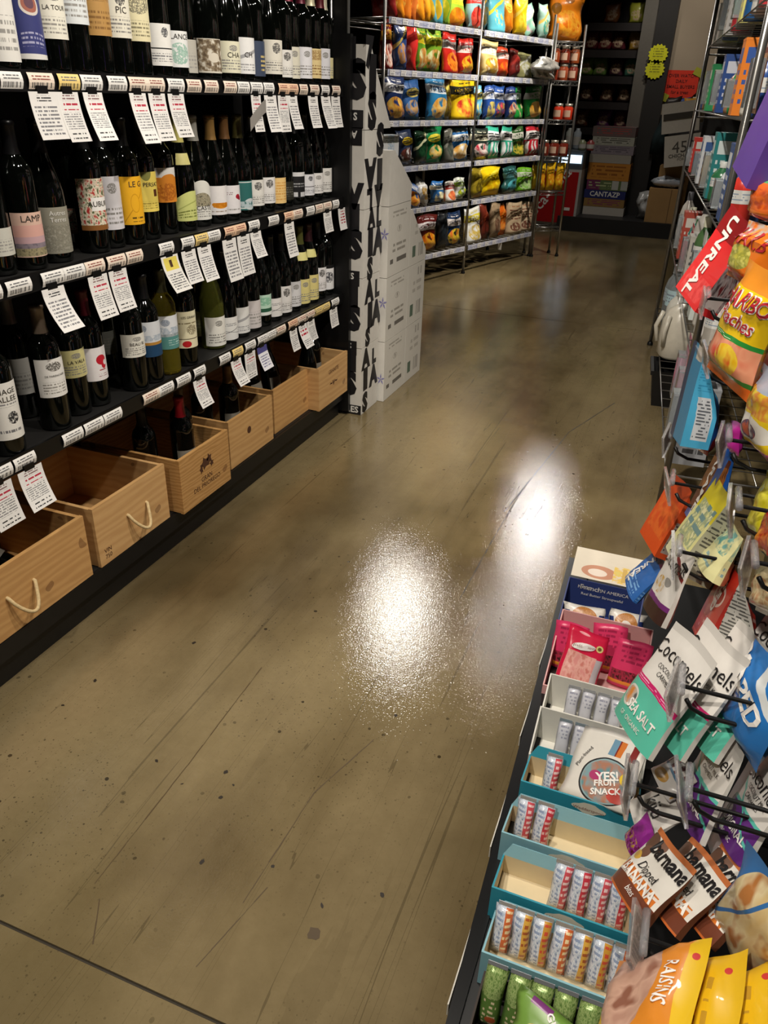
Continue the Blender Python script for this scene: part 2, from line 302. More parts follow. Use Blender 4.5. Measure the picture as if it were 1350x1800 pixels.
(5, 1.147, 0.236, 0.237, ('dcc4a4', 'd08a64', ('e4cfb0', '8a5a48'), 4), 'kraft paper bag with dark print, last on the bottom rack shelf'),
]

# ------------------------------------------------------------------ materials
def lin(c):
    return c/12.92 if c <= 0.04045 else ((c+0.055)/1.055)**2.4
def H(s):
    if not isinstance(s, str): return tuple(s)
    return tuple(lin(int(s[i:i+2], 16)/255) for i in (0, 2, 4)) + (1.0,)
MATS = {}
class G:
    def __init__(self, name):
        self.m = bpy.data.materials.new(name); self.m.use_nodes = True
        self.t = self.m.node_tree; self.b = self.t.nodes['Principled BSDF']
    def n(self, typ, ins=None, **kw):
        nd = self.t.nodes.new(typ)
        for k, v in kw.items(): setattr(nd, k, v)
        for k, v in (ins or {}).items():
            if hasattr(v, 'is_output'): self.t.links.new(v, nd.inputs[k])
            else: nd.inputs[k].default_value = v
        return nd
    def math(self, op, a, b=0.0, c=None):
        d = {0: a, 1: b}
        if c is not None: d[2] = c
        return self.n('ShaderNodeMath', d, operation=op).outputs[0]
    def mix(self, fac, a, b):
        nd = self.n('ShaderNodeMix', data_type='RGBA')
        for i, v in ((0, fac), (6, a), (7, b)):
            if hasattr(v, 'is_output'): self.t.links.new(v, nd.inputs[i])
            else: nd.inputs[i].default_value = v
        return nd.outputs[2]
    def noise(self, vec, scale, detail=3.0, rough=0.55):
        return self.n('ShaderNodeTexNoise', {'Vector': vec, 'Scale': scale, 'Detail': detail, 'Roughness': rough}).outputs['Fac']
    def ramp(self, fac, stops):
        nd = self.n('ShaderNodeValToRGB', {0: fac}); cr = nd.color_ramp
        while len(cr.elements) < len(stops): cr.elements.new(0.5)
        for e, (p, c) in zip(cr.elements, stops): e.position = p; e.color = H(c)
        return nd.outputs[0]
    def set(self, **kw):
        for k, v in kw.items():
            i = self.b.inputs[k]
            if hasattr(v, 'is_output'): self.t.links.new(v, i)
            else: i.default_value = v
def mat(name, col, rough=0.5, metal=0.0, var=0.08, scale=40.0, **kw):
    """plain procedural surface: base colour with a faint noise variation"""
    if name in MATS: return MATS[name]
    g = G(name); c = H(col)
    co = g.n('ShaderNodeTexCoord').outputs['Object']
    nz = g.noise(co, scale)
    d = tuple(max(0, x*(1-var*2)) for x in c[:3]) + (1,); l = tuple(min(1, x*(1+var)) for x in c[:3]) + (1,)
    g.set(**{'Base Color': g.mix(nz, d, l), 'Roughness': rough, 'Metallic': metal})
    for k, v in kw.items(): g.b.inputs[k.replace('_', ' ')].default_value = v
    MATS[name] = g.m
    return g.m
def pmat(name, base, shapes=(), rough=0.4, var=0.05, metal=0.0, coat=0.0, wrinkle=0.0):
    """printed surface: flat printed shapes in the UV space of the print"""
    if name in MATS: return MATS[name]
    g = G(name)
    uvn = g.n('ShaderNodeUVMap').outputs[0]
    sp = g.n('ShaderNodeSeparateXYZ', {0: uvn}); U, V = sp.outputs[0], sp.outputs[1]
    c = H(base)
    col = g.mix(g.noise(uvn, 9.0), tuple(x*(1-var) for x in c[:3])+(1,), tuple(min(1, x*(1+var)) for x in c[:3])+(1,)) if var else c
    def rect(u0, v0, u1, v1):
        a = g.math('COMPARE', U, (u0+u1)/2, abs(u1-u0)/2); b = g.math('COMPARE', V, (v0+v1)/2, abs(v1-v0)/2)
        return g.math('MULTIPLY', a, b)
    def ell(cu, cv, ru, rv):
        v = g.n('ShaderNodeVectorMath', {0: uvn, 1: (cu, cv, 0)}, operation='SUBTRACT').outputs[0]
        v = g.n('ShaderNodeVectorMath', {0: v, 1: (1/ru, 1/rv, 0)}, operation='MULTIPLY').outputs[0]
        l = g.n('ShaderNodeVectorMath', {0: v}, operation='LENGTH').outputs['Value']
        return g.math('LESS_THAN', l, 1.0)
    for s in shapes:
        k = s[0]
        if k == 'r': col = g.mix(rect(*s[1:5]), col, H(s[5]))
        elif k == 'e': col = g.mix(ell(*s[1:5]), col, H(s[5]))
        elif k in ('n', 'ne'):       # speckled picture of two or three inks
            m = rect(*s[1:5]) if k == 'n' else ell(*s[1:5])
            cs = s[5]; sc = s[6] if len(s) > 6 else 7.0
            nz = g.noise(uvn, sc, 2.0)
            st = [(0.36, cs[0]), (0.5, cs[1])] + ([(0.62, cs[2])] if len(cs) > 2 else [])
            col = g.mix(m, col, g.ramp(nz, st))
        elif k == 't':               # rows of small print
            m = rect(*s[1:5]); rows = s[6]; h = abs(s[4]-s[2])
            vv = g.math('MULTIPLY', V, rows/h)
            fr = g.math('FRACT', vv); fl = g.math('FLOOR', vv)
            ln = g.math('COMPARE', fr, 0.5, 0.24)
            cv = g.n('ShaderNodeCombineXYZ', {0: g.math('MULTIPLY', U, (s[7] if len(s) > 7 else 26.0)), 1: g.math('MULTIPLY', fl, 7.31)}).outputs[0]
            nz = g.math('GREATER_THAN', g.noise(cv, 1.0, 1.0), 0.45)
            col = g.mix(g.math('MULTIPLY', g.math('MULTIPLY', m, ln), nz), col, H(s[5]))
        elif k == 's':               # bars, as of a bar code
            m = rect(*s[1:5]); cv = g.n('ShaderNodeCombineXYZ', {0: g.math('MULTIPLY', U, s[6])}).outputs[0]
            nz = g.math('GREATER_THAN', g.noise(cv, 1.0, 0.0), 0.5)
            col = g.mix(g.math('MULTIPLY', m, nz), col, H(s[5]))
        elif k == 'p':               # even stripes along u (n) 
            m = rect(*s[1:5]); fr = g.math('FRACT', g.math('MULTIPLY', U, s[6]))
            col = g.mix(g.math('MULTIPLY', m, g.math('LESS_THAN', fr, 0.5)), col, H(s[5]))
        elif k == 'q':               # a slanted band  v = a*u + b +- hw
            a, b_, hw = s[1:4]
            dv = g.math('SUBTRACT', V, g.math('MULTIPLY_ADD', U, a, b_))
            col = g.mix(g.math('COMPARE', dv, 0.0, hw), col, H(s[4]))
    g.set(**{'Base Color': col, 'Roughness': rough, 'Metallic': metal, 'Coat Weight': coat})
    if wrinkle:
        co = g.n('ShaderNodeTexCoord').outputs['Object']
        b = g.n('ShaderNodeBump', {'Strength': wrinkle, 'Distance': 0.004, 'Height': g.noise(co, 22.0, 3.0)})
        g.t.links.new(b.outputs[0], g.b.inputs['Normal'])
    MATS[name] = g.m
    return g.m
def wood(name, a, b, scale=1.0):
    if name in MATS: return MATS[name]
    g = G(name)
    co = g.n('ShaderNodeTexCoord').outputs['Object']
    mp = g.n('ShaderNodeMapping', {0: co, 'Scale': (6*scale, 2.2*scale, 16*scale)}).outputs[0]
    wv = g.n('ShaderNodeTexWave', {'Vector': mp, 'Scale': 1.6, 'Distortion': 9.0, 'Detail': 3.0, 'Detail Scale': 1.4}, bands_direction='Z').outputs['Fac']
    fine = g.noise(g.n('ShaderNodeMapping', {0: co, 'Scale': (20, 20, 260)}).outputs[0], 1.0, 4.0)
    kn = g.noise(co, 14.0, 1.0)
    c = g.mix(wv, H(a), H(b)); c = g.mix(g.math('MULTIPLY', fine, 0.22), c, H('8a5a2e'))
    c = g.mix(g.math('MULTIPLY', g.math('GREATER_THAN', kn, 0.72), 0.5), c, H('5a3016'))
    g.set(**{'Base Color': c, 'Roughness': 0.55})
    MATS[name] = g.m
    return g.m

# ------------------------------------------------------------------ mesh helpers
class MB:
    """collects faces for ONE mesh"""
    def __init__(self): self.v = []; self.f = []; self.uv = []; self.mi = []
    def quad(self, pts, uv=None, mi=0):
        b = len(self.v); self.v += [tuple(p) for p in pts]; n = len(pts)
        self.f.append(tuple(range(b, b+n))); self.mi.append(mi)
        self.uv.append(uv or ([(0, 0), (1, 0), (1, 1), (0, 1)] if n == 4 else [(0, 0)]*n))
    def box(self, c, s, mi=0, R=None, face_mi=None):
        """c centre, s sizes; each side carries a 0..1 UV; face_mi maps '-x','+x','-y','+y','-z','+z' to a slot"""
        hx, hy, hz = s[0]/2, s[1]/2, s[2]/2
        P = lambda x, y, z: (Vector((x*hx, y*hy, z*hz)) if R is None else R @ Vector((x*hx, y*hy, z*hz))) + Vector(c)
        F = {'-y': ((-1,-1,-1),(1,-1,-1),(1,-1,1),(-1,-1,1)), '+x': ((1,-1,-1),(1,1,-1),(1,1,1),(1,-1,1)),
             '+y': ((1,1,-1),(-1,1,-1),(-1,1,1),(1,1,1)), '-x': ((-1,1,-1),(-1,-1,-1),(-1,-1,1),(-1,1,1)),
             '+z': ((-1,-1,1),(1,-1,1),(1,1,1),(-1,1,1)), '-z': ((-1,1,-1),(1,1,-1),(1,-1,-1),(-1,-1,-1))}
        for k, q in F.items():
            self.quad([P(*a) for a in q], None, (face_mi or {}).get(k, mi))
        return self
    def tube(self, pts, r, seg=8, mi=0, cap=True):
        pts = [Vector(p) for p in pts]; n = len(pts); rings = []
        rs = r if isinstance(r, (list, tuple)) else [r]*n
        prev = None
        for i, p in enumerate(pts):
            d = (pts[min(i+1, n-1)] - pts[max(i-1, 0)]).normalized()
            if prev is None: a = d.orthogonal().normalized()
            else:
                a = prev - d*prev.dot(d); a = a.normalized() if a.length > 1e-6 else d.orthogonal().normalized()
            prev = a; b = d.cross(a)
            rings.append([p + rs[i]*(math.cos(t)*a + math.sin(t)*b) for t in [2*PI*k/seg for k in range(seg)]])
        base = len(self.v)
        for rg in rings: self.v += [tuple(q) for q in rg]
        for i in range(n-1):
            for k in range(seg):
                k2 = (k+1) % seg
                self.f.append((base+i*seg+k, base+i*seg+k2, base+(i+1)*seg+k2, base+(i+1)*seg+k)); self.mi.append(mi)
                self.uv.append([(k/seg, i/(n-1)), ((k+1)/seg, i/(n-1)), ((k+1)/seg, (i+1)/(n-1)), (k/seg, (i+1)/(n-1))])
        if cap:
            for ring, rev in ((0, True), (n-1, False)):
                ids = [base+ring*seg+k for k in range(seg)]
                self.f.append(tuple(reversed(ids)) if rev else tuple(ids)); self.mi.append(mi); self.uv.append([(0.5, ring/(n-1))]*seg)
        return self
    def lathe(self, prof, seg=18, mi=0, a0=0.0, a1=2*PI, c=(0, 0, 0), off=0.0):
        """prof [(r,z)], wraps UV u along the angle, v along z"""
        full = abs(a1-a0-2*PI) < 1e-4; base = len(self.v); m = len(prof)
        ns = seg if full else seg+1
        z0, z1 = prof[0][1], prof[-1][1]
        for r, z in prof:
            for k in range(ns):
                t = a0+(a1-a0)*k/seg
                self.v.append((c[0]+(r+off)*math.cos(t), c[1]+(r+off)*math.sin(t), c[2]+z))
        for i in range(m-1):
            for k in range(seg):
                k2 = (k+1) % ns if full else k+1
                self.f.append((base+i*ns+k, base+i*ns+k2, base+(i+1)*ns+k2, base+(i+1)*ns+k)); self.mi.append(mi)
                va, vb = [(q-z0)/(z1-z0) if z1 != z0 else 0 for q in (prof[i][1], prof[i+1][1])]
                self.uv.append([(k/seg, va), ((k+1)/seg, va), ((k+1)/seg, vb), (k/seg, vb)])
        return self
    def mesh(self, name, mats, smooth=False):
        me = bpy.data.meshes.new(name); me.from_pydata(self.v, [], self.f)
        uvl = me.uv_layers.new(name='UVMap')
        uvl.data.foreach_set('uv', [x for fu in self.uv for p in fu for x in p])
        me.polygons.foreach_set('material_index', self.mi)
        if smooth: me.polygons.foreach_set('use_smooth', [True]*len(self.f))
        for m in (mats if isinstance(mats, (list, tuple)) else [mats]): me.materials.append(m)
        me.update(); return me
    def obj(self, name, mats, parent=None, smooth=False, bevel=0.0):
        o = link(name, self.mesh(name, mats, smooth), parent)
        if bevel:
            b = o.modifiers.new('bevel', 'BEVEL'); b.width = bevel; b.segments = 2; b.limit_method = 'ANGLE'
        return o
def link(name, data, parent=None, loc=None, rot=None):
    o = bpy.data.objects.new(name, data); COL.objects.link(o)
    if parent is not None: o.parent = parent
    if loc is not None: o.location = loc
    if rot is not None: o.rotation_euler = rot
    return o
def tag(o, label, cat, group=None):
    o['label'] = label; o['category'] = cat
    if group: o['group'] = group
    return o
def thing(name, label, cat, loc=(0, 0, 0), rz=0.0, group=None, rot=None):
    o = bpy.data.objects.new(name, None); COL.objects.link(o); o.empty_display_size = 0.02
    o.location = loc; o.rotation_euler = rot or (0, 0, rz)
    return tag(o, label, cat, group)
def struct(name, mb, mats, bevel=0.0):
    o = mb.obj(name, mats, bevel=bevel); o['kind'] = 'structure'; return o
def smooth_by_angle(o, ang=35):
    me = o.data
    try: me.set_sharp_from_angle(angle=math.radians(ang))
    except Exception: pass
    me.polygons.foreach_set('use_smooth', [True]*len(me.polygons))

# ------------------------------------------------------------------ lettering
TEXT = {}
def prepare_text(strings):
    tmp = []
    for s in strings:
        cu = bpy.data.curves.new('t', 'FONT'); cu.body = s[0]; cu.size = 1.0; cu.resolution_u = 2; cu.offset = s[1]
        cu.align_x = 'CENTER'; cu.align_y = 'CENTER'
        o = bpy.data.objects.new('t', cu); COL.objects.link(o); tmp.append((s, o, cu))
    dg = bpy.context.evaluated_depsgraph_get()
    for s, o, cu in tmp:
        ev = o.evaluated_get(dg); me = ev.to_mesh()
        TEXT[s] = ([(v.co.x, v.co.y) for v in me.vertices], [tuple(p.vertices) for p in me.polygons])
        ev.to_mesh_clear()
    for s, o, cu in tmp:
        bpy.data.objects.remove(o); bpy.data.curves.remove(cu)
def letters(text, fn, size, material, parent, name='lettering', bold=0.0, ang=0.0, sx=1.0, off=(0, 0)):
    """fn(a,b): metres across and up from the text centre -> point just proud of the surface"""
    key = (text, bold)
    if key not in TEXT: prepare_text([key])
    v, f = TEXT[key]; c, s = math.cos(ang), math.sin(ang)
    mb = MB()
    mb.v = [tuple(fn(off[0]+(c*x*sx-s*y)*size, off[1]+(s*x*sx+c*y)*size)) for x, y in v]
    mb.f = list(f); mb.mi = [0]*len(f); mb.uv = [[(0, 0)]*len(q) for q in f]
    return mb.obj(name, material, parent)

# ------------------------------------------------------------------ bags
def pouch(w, h, t, style='pillow', nu=10, nv=12, seed=0, crush=1.0):
    """bag in local space: x across, z up from the base, front towards -y. returns (MB, P) where P(u,v,lift) lies on the front.
    slots: 0 front print, 1 back, 2 seals / gusset"""
    rnd = random.Random(seed); ph = [rnd.uniform(0, 6.3) for _ in range(6)]
    lean = rnd.uniform(-.06, .06)*crush
    def T(u, v):
        e = max(0.0, 1-abs(2*u-1)**2.6)**0.6
        if style == 'pillow':
            k = min(1.0, max(0.0, (v-.045)/.16), max(0.0, (.95-v)/.22)); k = k*k*(3-2*k)
            base = t/2*e*(0.12+0.88*k)*(1.12-0.28*v)
        elif style == 'gusset':
            k = min(1.0, max(0.0, (.90-v)/.55)); base = t/2*(0.05+0.95*k**0.8)*(0.86+0.14*e)
        else:
            k = min(1.0, max(0.0, (.93-v)/.8)); base = t/2*(0.08+0.92*k**0.75)*(0.28+0.72*e)
        wr = crush*t*(0.045*math.sin(9*u+7*v+ph[0])+0.04*math.sin(17*v-6*u+ph[1])+0.035*math.sin(23*u+11*v+ph[2]))*e*min(1, v*6, (1-v)*6)
        return max(0.0006, base+wr)
    def X(u, v):
        s = 1-0.05*math.sin(PI*v)*(1 if style == 'pillow' else 0.3)
        return (u-.5)*w*s+lean*h*v*v+0.006*crush*w/.15*math.sin(8*v+ph[3])*(1 if style == 'pillow' else .4)
    def Z(u, v): return h*v+crush*0.004*h/.2*math.sin(5*u+ph[4])*v
    def P(u, v, lift=0.0):
        return Vector((X(u, v), (-T(u, v) if style != 'gusset' else -0.06*T(u, v))-lift, Z(u, v)))
    mb = MB()
    ids = {}
    for side in (0, 1):
        for j in range(nv+1):
            for i in range(nu+1):
                u, v = i/nu, j/nv
                edge = i in (0, nu) or j == nv or (j == 0 and style == 'pillow')
                if side == 1 and edge and style == 'pillow' : ids[(1, i, j)] = ids[(0, i, j)]; continue
                if side == 1 and (i in (0, nu) or j == nv) and j > 0 and style != 'pillow' and j == nv: ids[(1, i, j)] = ids[(0, i, j)]; continue
                p = P(u, v); y = p.y if side == 0 else (-p.y if style != 'gusset' else 2*T(u, v))
                if edge and style == 'pillow': y = 0
                ids[(side, i, j)] = len(mb.v); mb.v.append((p.x, y, p.z))
    def face(q, uv, mi): mb.f.append(tuple(q)); mb.uv.append(uv); mb.mi.append(mi)
    for j in range(nv):
        for i in range(nu):
            u0, u1, v0, v1 = i/nu, (i+1)/nu, j/nv, (j+1)/nv
            face([ids[(0, i, j)], ids[(0, i+1, j)], ids[(0, i+1, j+1)], ids[(0, i, j+1)]], [(u0, v0), (u1, v0), (u1, v1), (u0, v1)], 0)
            face([ids[(1, i+1, j)], ids[(1, i, j)], ids[(1, i, j+1)], ids[(1, i+1, j+1)]], [(1-u1, v0), (1-u0, v0), (1-u0, v1), (1-u1, v1)], 1)
    if style != 'pillow':
        for i in range(nu):
            face([ids[(0, i+1, 0)], ids[(0, i, 0)], ids[(1, i, 0)], ids[(1, i+1, 0)]], [(0, 0)]*4, 2)
        for j in range(nv):
            for i, rev in ((0, 1), (nu, 0)):
                q = [ids[(0, i, j)], ids[(1, i, j)], ids[(1, i, j+1)], ids[(0, i, j+1)]]
                if len(set(q)) < 4: q = list(dict.fromkeys(q))
                q = q if not rev else q[::-1]
                uv = [(0, j/nv), (1, j/nv), (1, (j+1)/nv), (0, (j+1)/nv)][:len(q)]
                face(q, uv if not rev else uv[::-1], 2)
    return mb, P
def on_bag(P, w, h, u, v, lift=0.0012):
    return lambda a, b: P(min(.99, max(.01, u+a/w)), min(.99, max(.01, v+b/h)), lift)
def on_plane(o, ex, ey, lift=(0, 0, 0)):
    o, ex, ey, l = Vector(o), Vector(ex), Vector(ey), Vector(lift)
    return lambda a, b: o+a*ex+b*ey+l

# ------------------------------------------------------------------ the room
g = G('polished_concrete')
co = g.n('ShaderNodeTexCoord').outputs['Object']
big = g.noise(co, 0.9, 5.0, 0.6); mid = g.noise(co, 3.2, 5.0, 0.65); fine = g.noise(co, 38.0, 4.0, 0.7)
streak = g.noise(g.n('ShaderNodeMapping', {0: co, 'Rotation': (0, 0, 0.12), 'Scale': (7.0, 0.8, 1)}).outputs[0], 1.0, 4.0)
c = g.ramp(big, [(0.32, '3d3320'), (0.45, '5f5138'), (0.56, '766849'), (0.70, '7c704f')])
c = g.mix(g.math('MULTIPLY', mid, 0.6), c, H('564931'))
cloud = g.noise(g.n('ShaderNodeMapping', {0: co, 'Rotation': (0, 0, 0.25), 'Scale': (1.6, 0.6, 1)}).outputs[0], 1.3, 4.0, 0.6)
c = g.mix(g.math('MULTIPLY', g.ramp(cloud, [(0.42, '000000'), (0.62, 'ffffff')]), 0.5), c, H('9a8a68'))
c = g.mix(g.math('MULTIPLY', g.math('GREATER_THAN', streak, 0.62), 0.10), c, H('2c2114'))
c = g.mix(g.math('MULTIPLY', fine, 0.4), c, H('50442c'))
spm = g.ramp(g.noise(co, 2.2, 3.0), [(0.40, '202020'), (0.58, 'ffffff')])
for sc_, th_, am in ((17.0, 0.075, 0.85), (46.0, 0.10, 0.6), (110.0, 0.16, 0.4)):
    spk = g.n('ShaderNodeTexVoronoi', {'Vector': co, 'Scale': sc_, 'Randomness': 1.0}).outputs['Distance']
    spk = g.math('ADD', spk, g.math('MULTIPLY', g.math('SUBTRACT', g.noise(co, sc_*3.0, 2.0), 0.5), 0.16))
    c = g.mix(g.math('MULTIPLY', g.math('LESS_THAN', spk, th_), g.math('MULTIPLY', spm, am)), c, H('1a150d'))
# long drag scratches running with the aisle
scr = g.n('ShaderNodeMapping', {0: co, 'Rotation': (0, 0, 0.06), 'Scale': (26.0, 0.35, 1)}).outputs[0]
sl = g.math('COMPARE', g.noise(scr, 1.0, 1.0), 0.5, 0.0022)
c = g.mix(g.math('MULTIPLY', sl, 0.35), c, H('1e180e'))
rough = g.math('MULTIPLY_ADD', g.noise(co, 4.0, 4.0), 0.06, 0.03)
g.set(**{'Base Color': c, 'Roughness': rough, 'IOR': 1.6, 'Specular IOR Level': 0.55})
hb = g.math('ADD', g.noise(co, 210.0, 2.0, 0.7), g.math('MULTIPLY', g.noise(co, 45.0, 2.0), 0.8))
bp = g.n('ShaderNodeBump', {'Strength': 0.19, 'Distance': 0.002, 'Height': hb})
g.t.links.new(bp.outputs[0], g.b.inputs['Normal'])
M_FLOOR = g.m
# slabs cast between saw-cut joints
M_JOINT = mat('joint_filler', '2f281c', 0.8)
slab_x = (-7.0, -0.005); joints_y = [-3.0, 0.549, 5.107, 9.6, 14.0]
fl = MB().box((0, 5.5, -0.03), (14, 17, 0.05)); floor = struct('floor', fl, M_JOINT)
for j in range(4):
    a, b = joints_y[j]+0.003, joints_y[j+1]-0.003
    s = MB().box((0, (a+b)/2, -0.002), (13.6, b-a, 0.004)).obj('floor_slab', M_FLOOR, floor)
# cracks, drag scratches and marks in the slab
def floor_line(pts, wd, m, seed, name):
    rnd = random.Random(seed); mb = MB(); P = []
    for a, b in zip(pts[:-1], pts[1:]):
        n = max(2, int((Vector(b)-Vector(a)).length/.03))
        P += [Vector(a).lerp(Vector(b), k/n) for k in range(n)]
    P.append(Vector(pts[-1]))
    for i in range(len(P)-1):
        d = (P[i+1]-P[i]).normalized(); q = Vector((-d.y, d.x, 0))
        w0 = wd*rnd.uniform(.3, 1); j = q*rnd.uniform(-wd, wd)*.5
        P[i] += j
        a, b = P[i], P[i+1]
        mb.quad([(a.x-q.x*w0, a.y-q.y*w0, .0004), (b.x-q.x*w0, b.y-q.y*w0, .0004), (b.x+q.x*w0, b.y+q.y*w0, .0004), (a.x+q.x*w0, a.y+q.y*w0, .0004)])
    return mb.obj(name, m, floor)
M_CRACK = mat('crack_dirt', '241b0f', .6); M_SCR = mat('scratch_dull', '4c3c24', .5)
floor_line([(-0.429, 1.808, 0.000), (-0.426, 2.169, 0.000), (-0.414, 2.602, 0.000)], .0022, M_CRACK, 1, 'floor_crack')
floor_line([(-0.436, 2.378, 0.000), (-0.348, 3.213, 0.000), (-0.206, 3.684, 0.000)], .0022, M_CRACK, 2, 'floor_crack')
floor_line([(-0.787, 0.670, 0.000), (-0.792, 0.973, 0.000), (-0.804, 1.316, 0.000)], .0014, M_SCR, 3, 'floor_scratch')
floor_line([(-0.520, 0.739, 0.000), (-0.510, 1.012, 0.000), (-0.452, 1.198, 0.000)], .0014, M_SCR, 4, 'floor_scratch')
floor_line([(-0.532, 0.610, 0.000), (-0.494, 0.783, 0.000)], .0010, M_SCR, 5, 'floor_scratch')
floor_line([(-0.714, 0.577, 0.000), (-0.759, 0.649, 0.000)], .0014, M_SCR, 6, 'floor_scratch')
rs = random.Random(9)
for q, (mx, my, mz) in enumerate([(-0.377, 0.736, 0.000), (-1.151, 1.114, 0.000), (-1.014, 1.333, 0.000), (-0.674, 0.964, 0.000), (-0.707, 0.988, 0.000), (-0.681, 0.926, 0.000), (-0.433, 1.288, 0.000), (-1.162, 1.015, 0.000), (-0.860, 0.957, 0.000), (-0.774, 0.925, 0.000), (-0.295, 0.849, 0.000), (-0.387, 0.788, 0.000), (-0.506, 0.825, 0.000), (-0.633, 0.783, 0.000)]):
    n = 11; r_ = .013 if q == 0 else rs.uniform(.004, .008); mb = MB(); asp = 1 if q == 0 else rs.uniform(.35, .9); an = rs.uniform(0, 3)
    for k in range(n):
        a = 2*PI*k/n; rr = r_*rs.uniform(.75, 1.1); x_, y_ = rr*math.cos(a), rr*asp*math.sin(a)
        mb.v.append((mx+x_*math.cos(an)-y_*math.sin(an), my+x_*math.sin(an)+y_*math.cos(an), .0005))
    mb.f = [tuple(range(n))]; mb.mi = [0]; mb.uv = [[(0, 0)]*n]; mb.obj('floor_mark', M_CRACK if q else M_SCR, floor)
M_WALL = mat('wall_paint_dark', '2b2926', 0.8); M_CEIL = mat('ceiling_paint', '2a2a2a', 0.9)
struct('ceiling', MB().box((0, 5.5, CEIL+0.53), (14, 17, 0.06)), M_CEIL)
struct('wall_left', MB().box((-6.8, 5.5, 1.8), (0.1, 17, 3.65)), M_WALL)
struct('wall_right', MB().box((3.6, 5.5, 1.8), (0.1, 17, 3.65)), M_WALL)
struct('wall_front', MB().box((-1.6, -3.0, 1.8), (10.6, 0.1, 3.65)), M_WALL)

# ------------------------------------------------------------------ wine gondola
XL = -1.321
SHELF = {1: 1.293, 2: 0.908, 3: 0.534}
M_BLK = mat('black_powder_coat', '0b0b0c', 0.45, var=0.2)
M_BLKW = mat('black_worn_wood', '121110', 0.6, var=0.3, scale=18)
M_RAIL = mat('price_channel', '0d0d0e', 0.3)
gon = thing('wine_shelving', 'long black wine shelving with three price-tagged shelves above a crate deck', 'shelving', (XL-0.2, 1.6, 0))
gl = lambda c: (c[0]-(XL-0.2), c[1]-1.6, c[2])
Y0, Y1 = 0.35, 3.0
MB().box(gl((XL-0.46, (Y0+Y1)/2, 0.95)), (0.03, Y1-Y0, 1.9)).obj('back_panel', M_BLK, gon)
MB().box(gl((XL-0.205, Y1-0.008, 0.74)), (0.46, 0.022, 1.44)).obj('end_panel', M_BLK, gon)
MB().box(gl((XL-0.235, Y0+0.012, 0.86)), (0.45, 0.024, 1.72)).obj('end_panel', M_BLK, gon)
MB().box(gl((XL-0.235, (Y0+Y1)/2, 0.055)), (0.43, Y1-Y0-0.05, 0.11)).obj('kick_base', M_BLK, gon)
dk = MB().box(gl((XL-0.228, (Y0+Y1)/2, 0.118)), (0.44, Y1-Y0-0.05, 0.016)); dk.obj('deck', M_BLKW, gon)
MB().box(gl((XL-0.003, (Y0+Y1)/2, 0.100)), (0.010, Y1-Y0-0.02, 0.05)).obj('deck_lip', M_BLK, gon, bevel=0.002)
TINT = ['eceae6', 'ecdccb', 'f0d488', 'eec8a8']
M_TAG = [pmat('price_tag_%d' % i, t, [('s', .1, .08, .9, .42, '3a3a3c', 26.0), ('t', .12, .55, .85, .9, '8a4a40' if i in (1, 3) else '6a6a6c', 2, 12.0)], rough=.5) for i, t in enumerate(TINT)]
def tag_mesh(w, h, m):
    b = MB(); n = 5                         # the paper bows out in its channel
    for k in range(n):
        pts = []
        for kk in (k, k+1):
            t = kk/n; z = h*(t-.5); x = 0.0045*math.sin(PI*t)
            pts.append((x, z))
        b.quad([(pts[0][0], -w/2, pts[0][1]), (pts[0][0], w/2, pts[0][1]), (pts[1][0], w/2, pts[1][1]), (pts[1][0], -w/2, pts[1][1])],
               [(0, k/n), (1, k/n), (1, (k+1)/n), (0, (k+1)/n)])
    return b
shelf_part = {}
for k, z in SHELF.items():
    sh = MB().box(gl((XL-0.225, (Y0+Y1)/2, z-0.010)), (0.44, Y1-Y0-0.05, 0.020)).obj('shelf', M_BLKW, gon)
    MB().box(gl((XL-0.003, (Y0+Y1)/2, z-0.014)), (0.006, Y1-Y0-0.05, 0.040)).obj('price_channel', M_RAIL, sh)
    shelf_part[k] = sh
for k, y, wd, ti in TAGS:
    if y+wd/2 > Y1-.02: continue
    wd = max(.028, wd)
    o = tag_mesh(wd, 0.030, None).obj('price_tag', M_TAG[ti], shelf_part[k])
    o.location = gl((XL+0.0012, y, SHELF[k]-0.014))
# hanging note cards
def card_mats():
    d = {}
    for i in range(3):
        d['plain%d' % i] = pmat('note_card_%d' % i, 'e9e7e4', [('t', .1, .08, .9, .72, '7c7c80', 8+i, 16.0), ('t', .25, .8, .75, .92, '3a3a3c', 2, 12.0)], rough=.55)
        d['red%d' % i] = pmat('rating_card_%d' % i, 'e9e7e4', [('t', .1, .26, .9, .60, '8a8a8c', 6+i, 16.0), ('t', .12, .64, .88, .78, 'b83048', 1, 9.0), ('t', .2, .82, .8, .94, '8a6a6c', 2, 12.0), ('t', .15, .06, .85, .18, '2c2c2e', 1, 11.0)], rough=.55)
    d['yellow0'] = pmat('note_card_yellow', 'e8e6e0', [('r', .12, .6, .9, .95, 'e6d462'), ('r', .42, .68, .58, .88, '4a2f20'), ('t', .1, .05, .9, .5, '6a6a6c', 7, 15.0)], rough=.55)
    d['violet0'] = pmat('note_card_violet', 'e6e6ec', [('r', 0, .72, 1, 1, '4c4a86'), ('t', .1, .08, .9, .6, '77779a', 5, 14.0)], rough=.55)
    d['redside0'] = pmat('note_card_redside', 'dcdad8', [('t', .2, .3, .9, .95, 'a02838', 5, 6.0)], rough=.55)
    d['redbig0'] = pmat('note_card_redbig', 'e6e4e2', [('t', .12, .45, .9, .78, 'b02038', 2, 5.0), ('t', .1, .08, .9, .36, '77777a', 4, 15.0), ('t', .2, .84, .8, .94, '66666a', 1, 10.0)], rough=.55)
    return d
CM = card_mats()
ROWN = {1: 'top', 2: 'second', 3: 'third'}
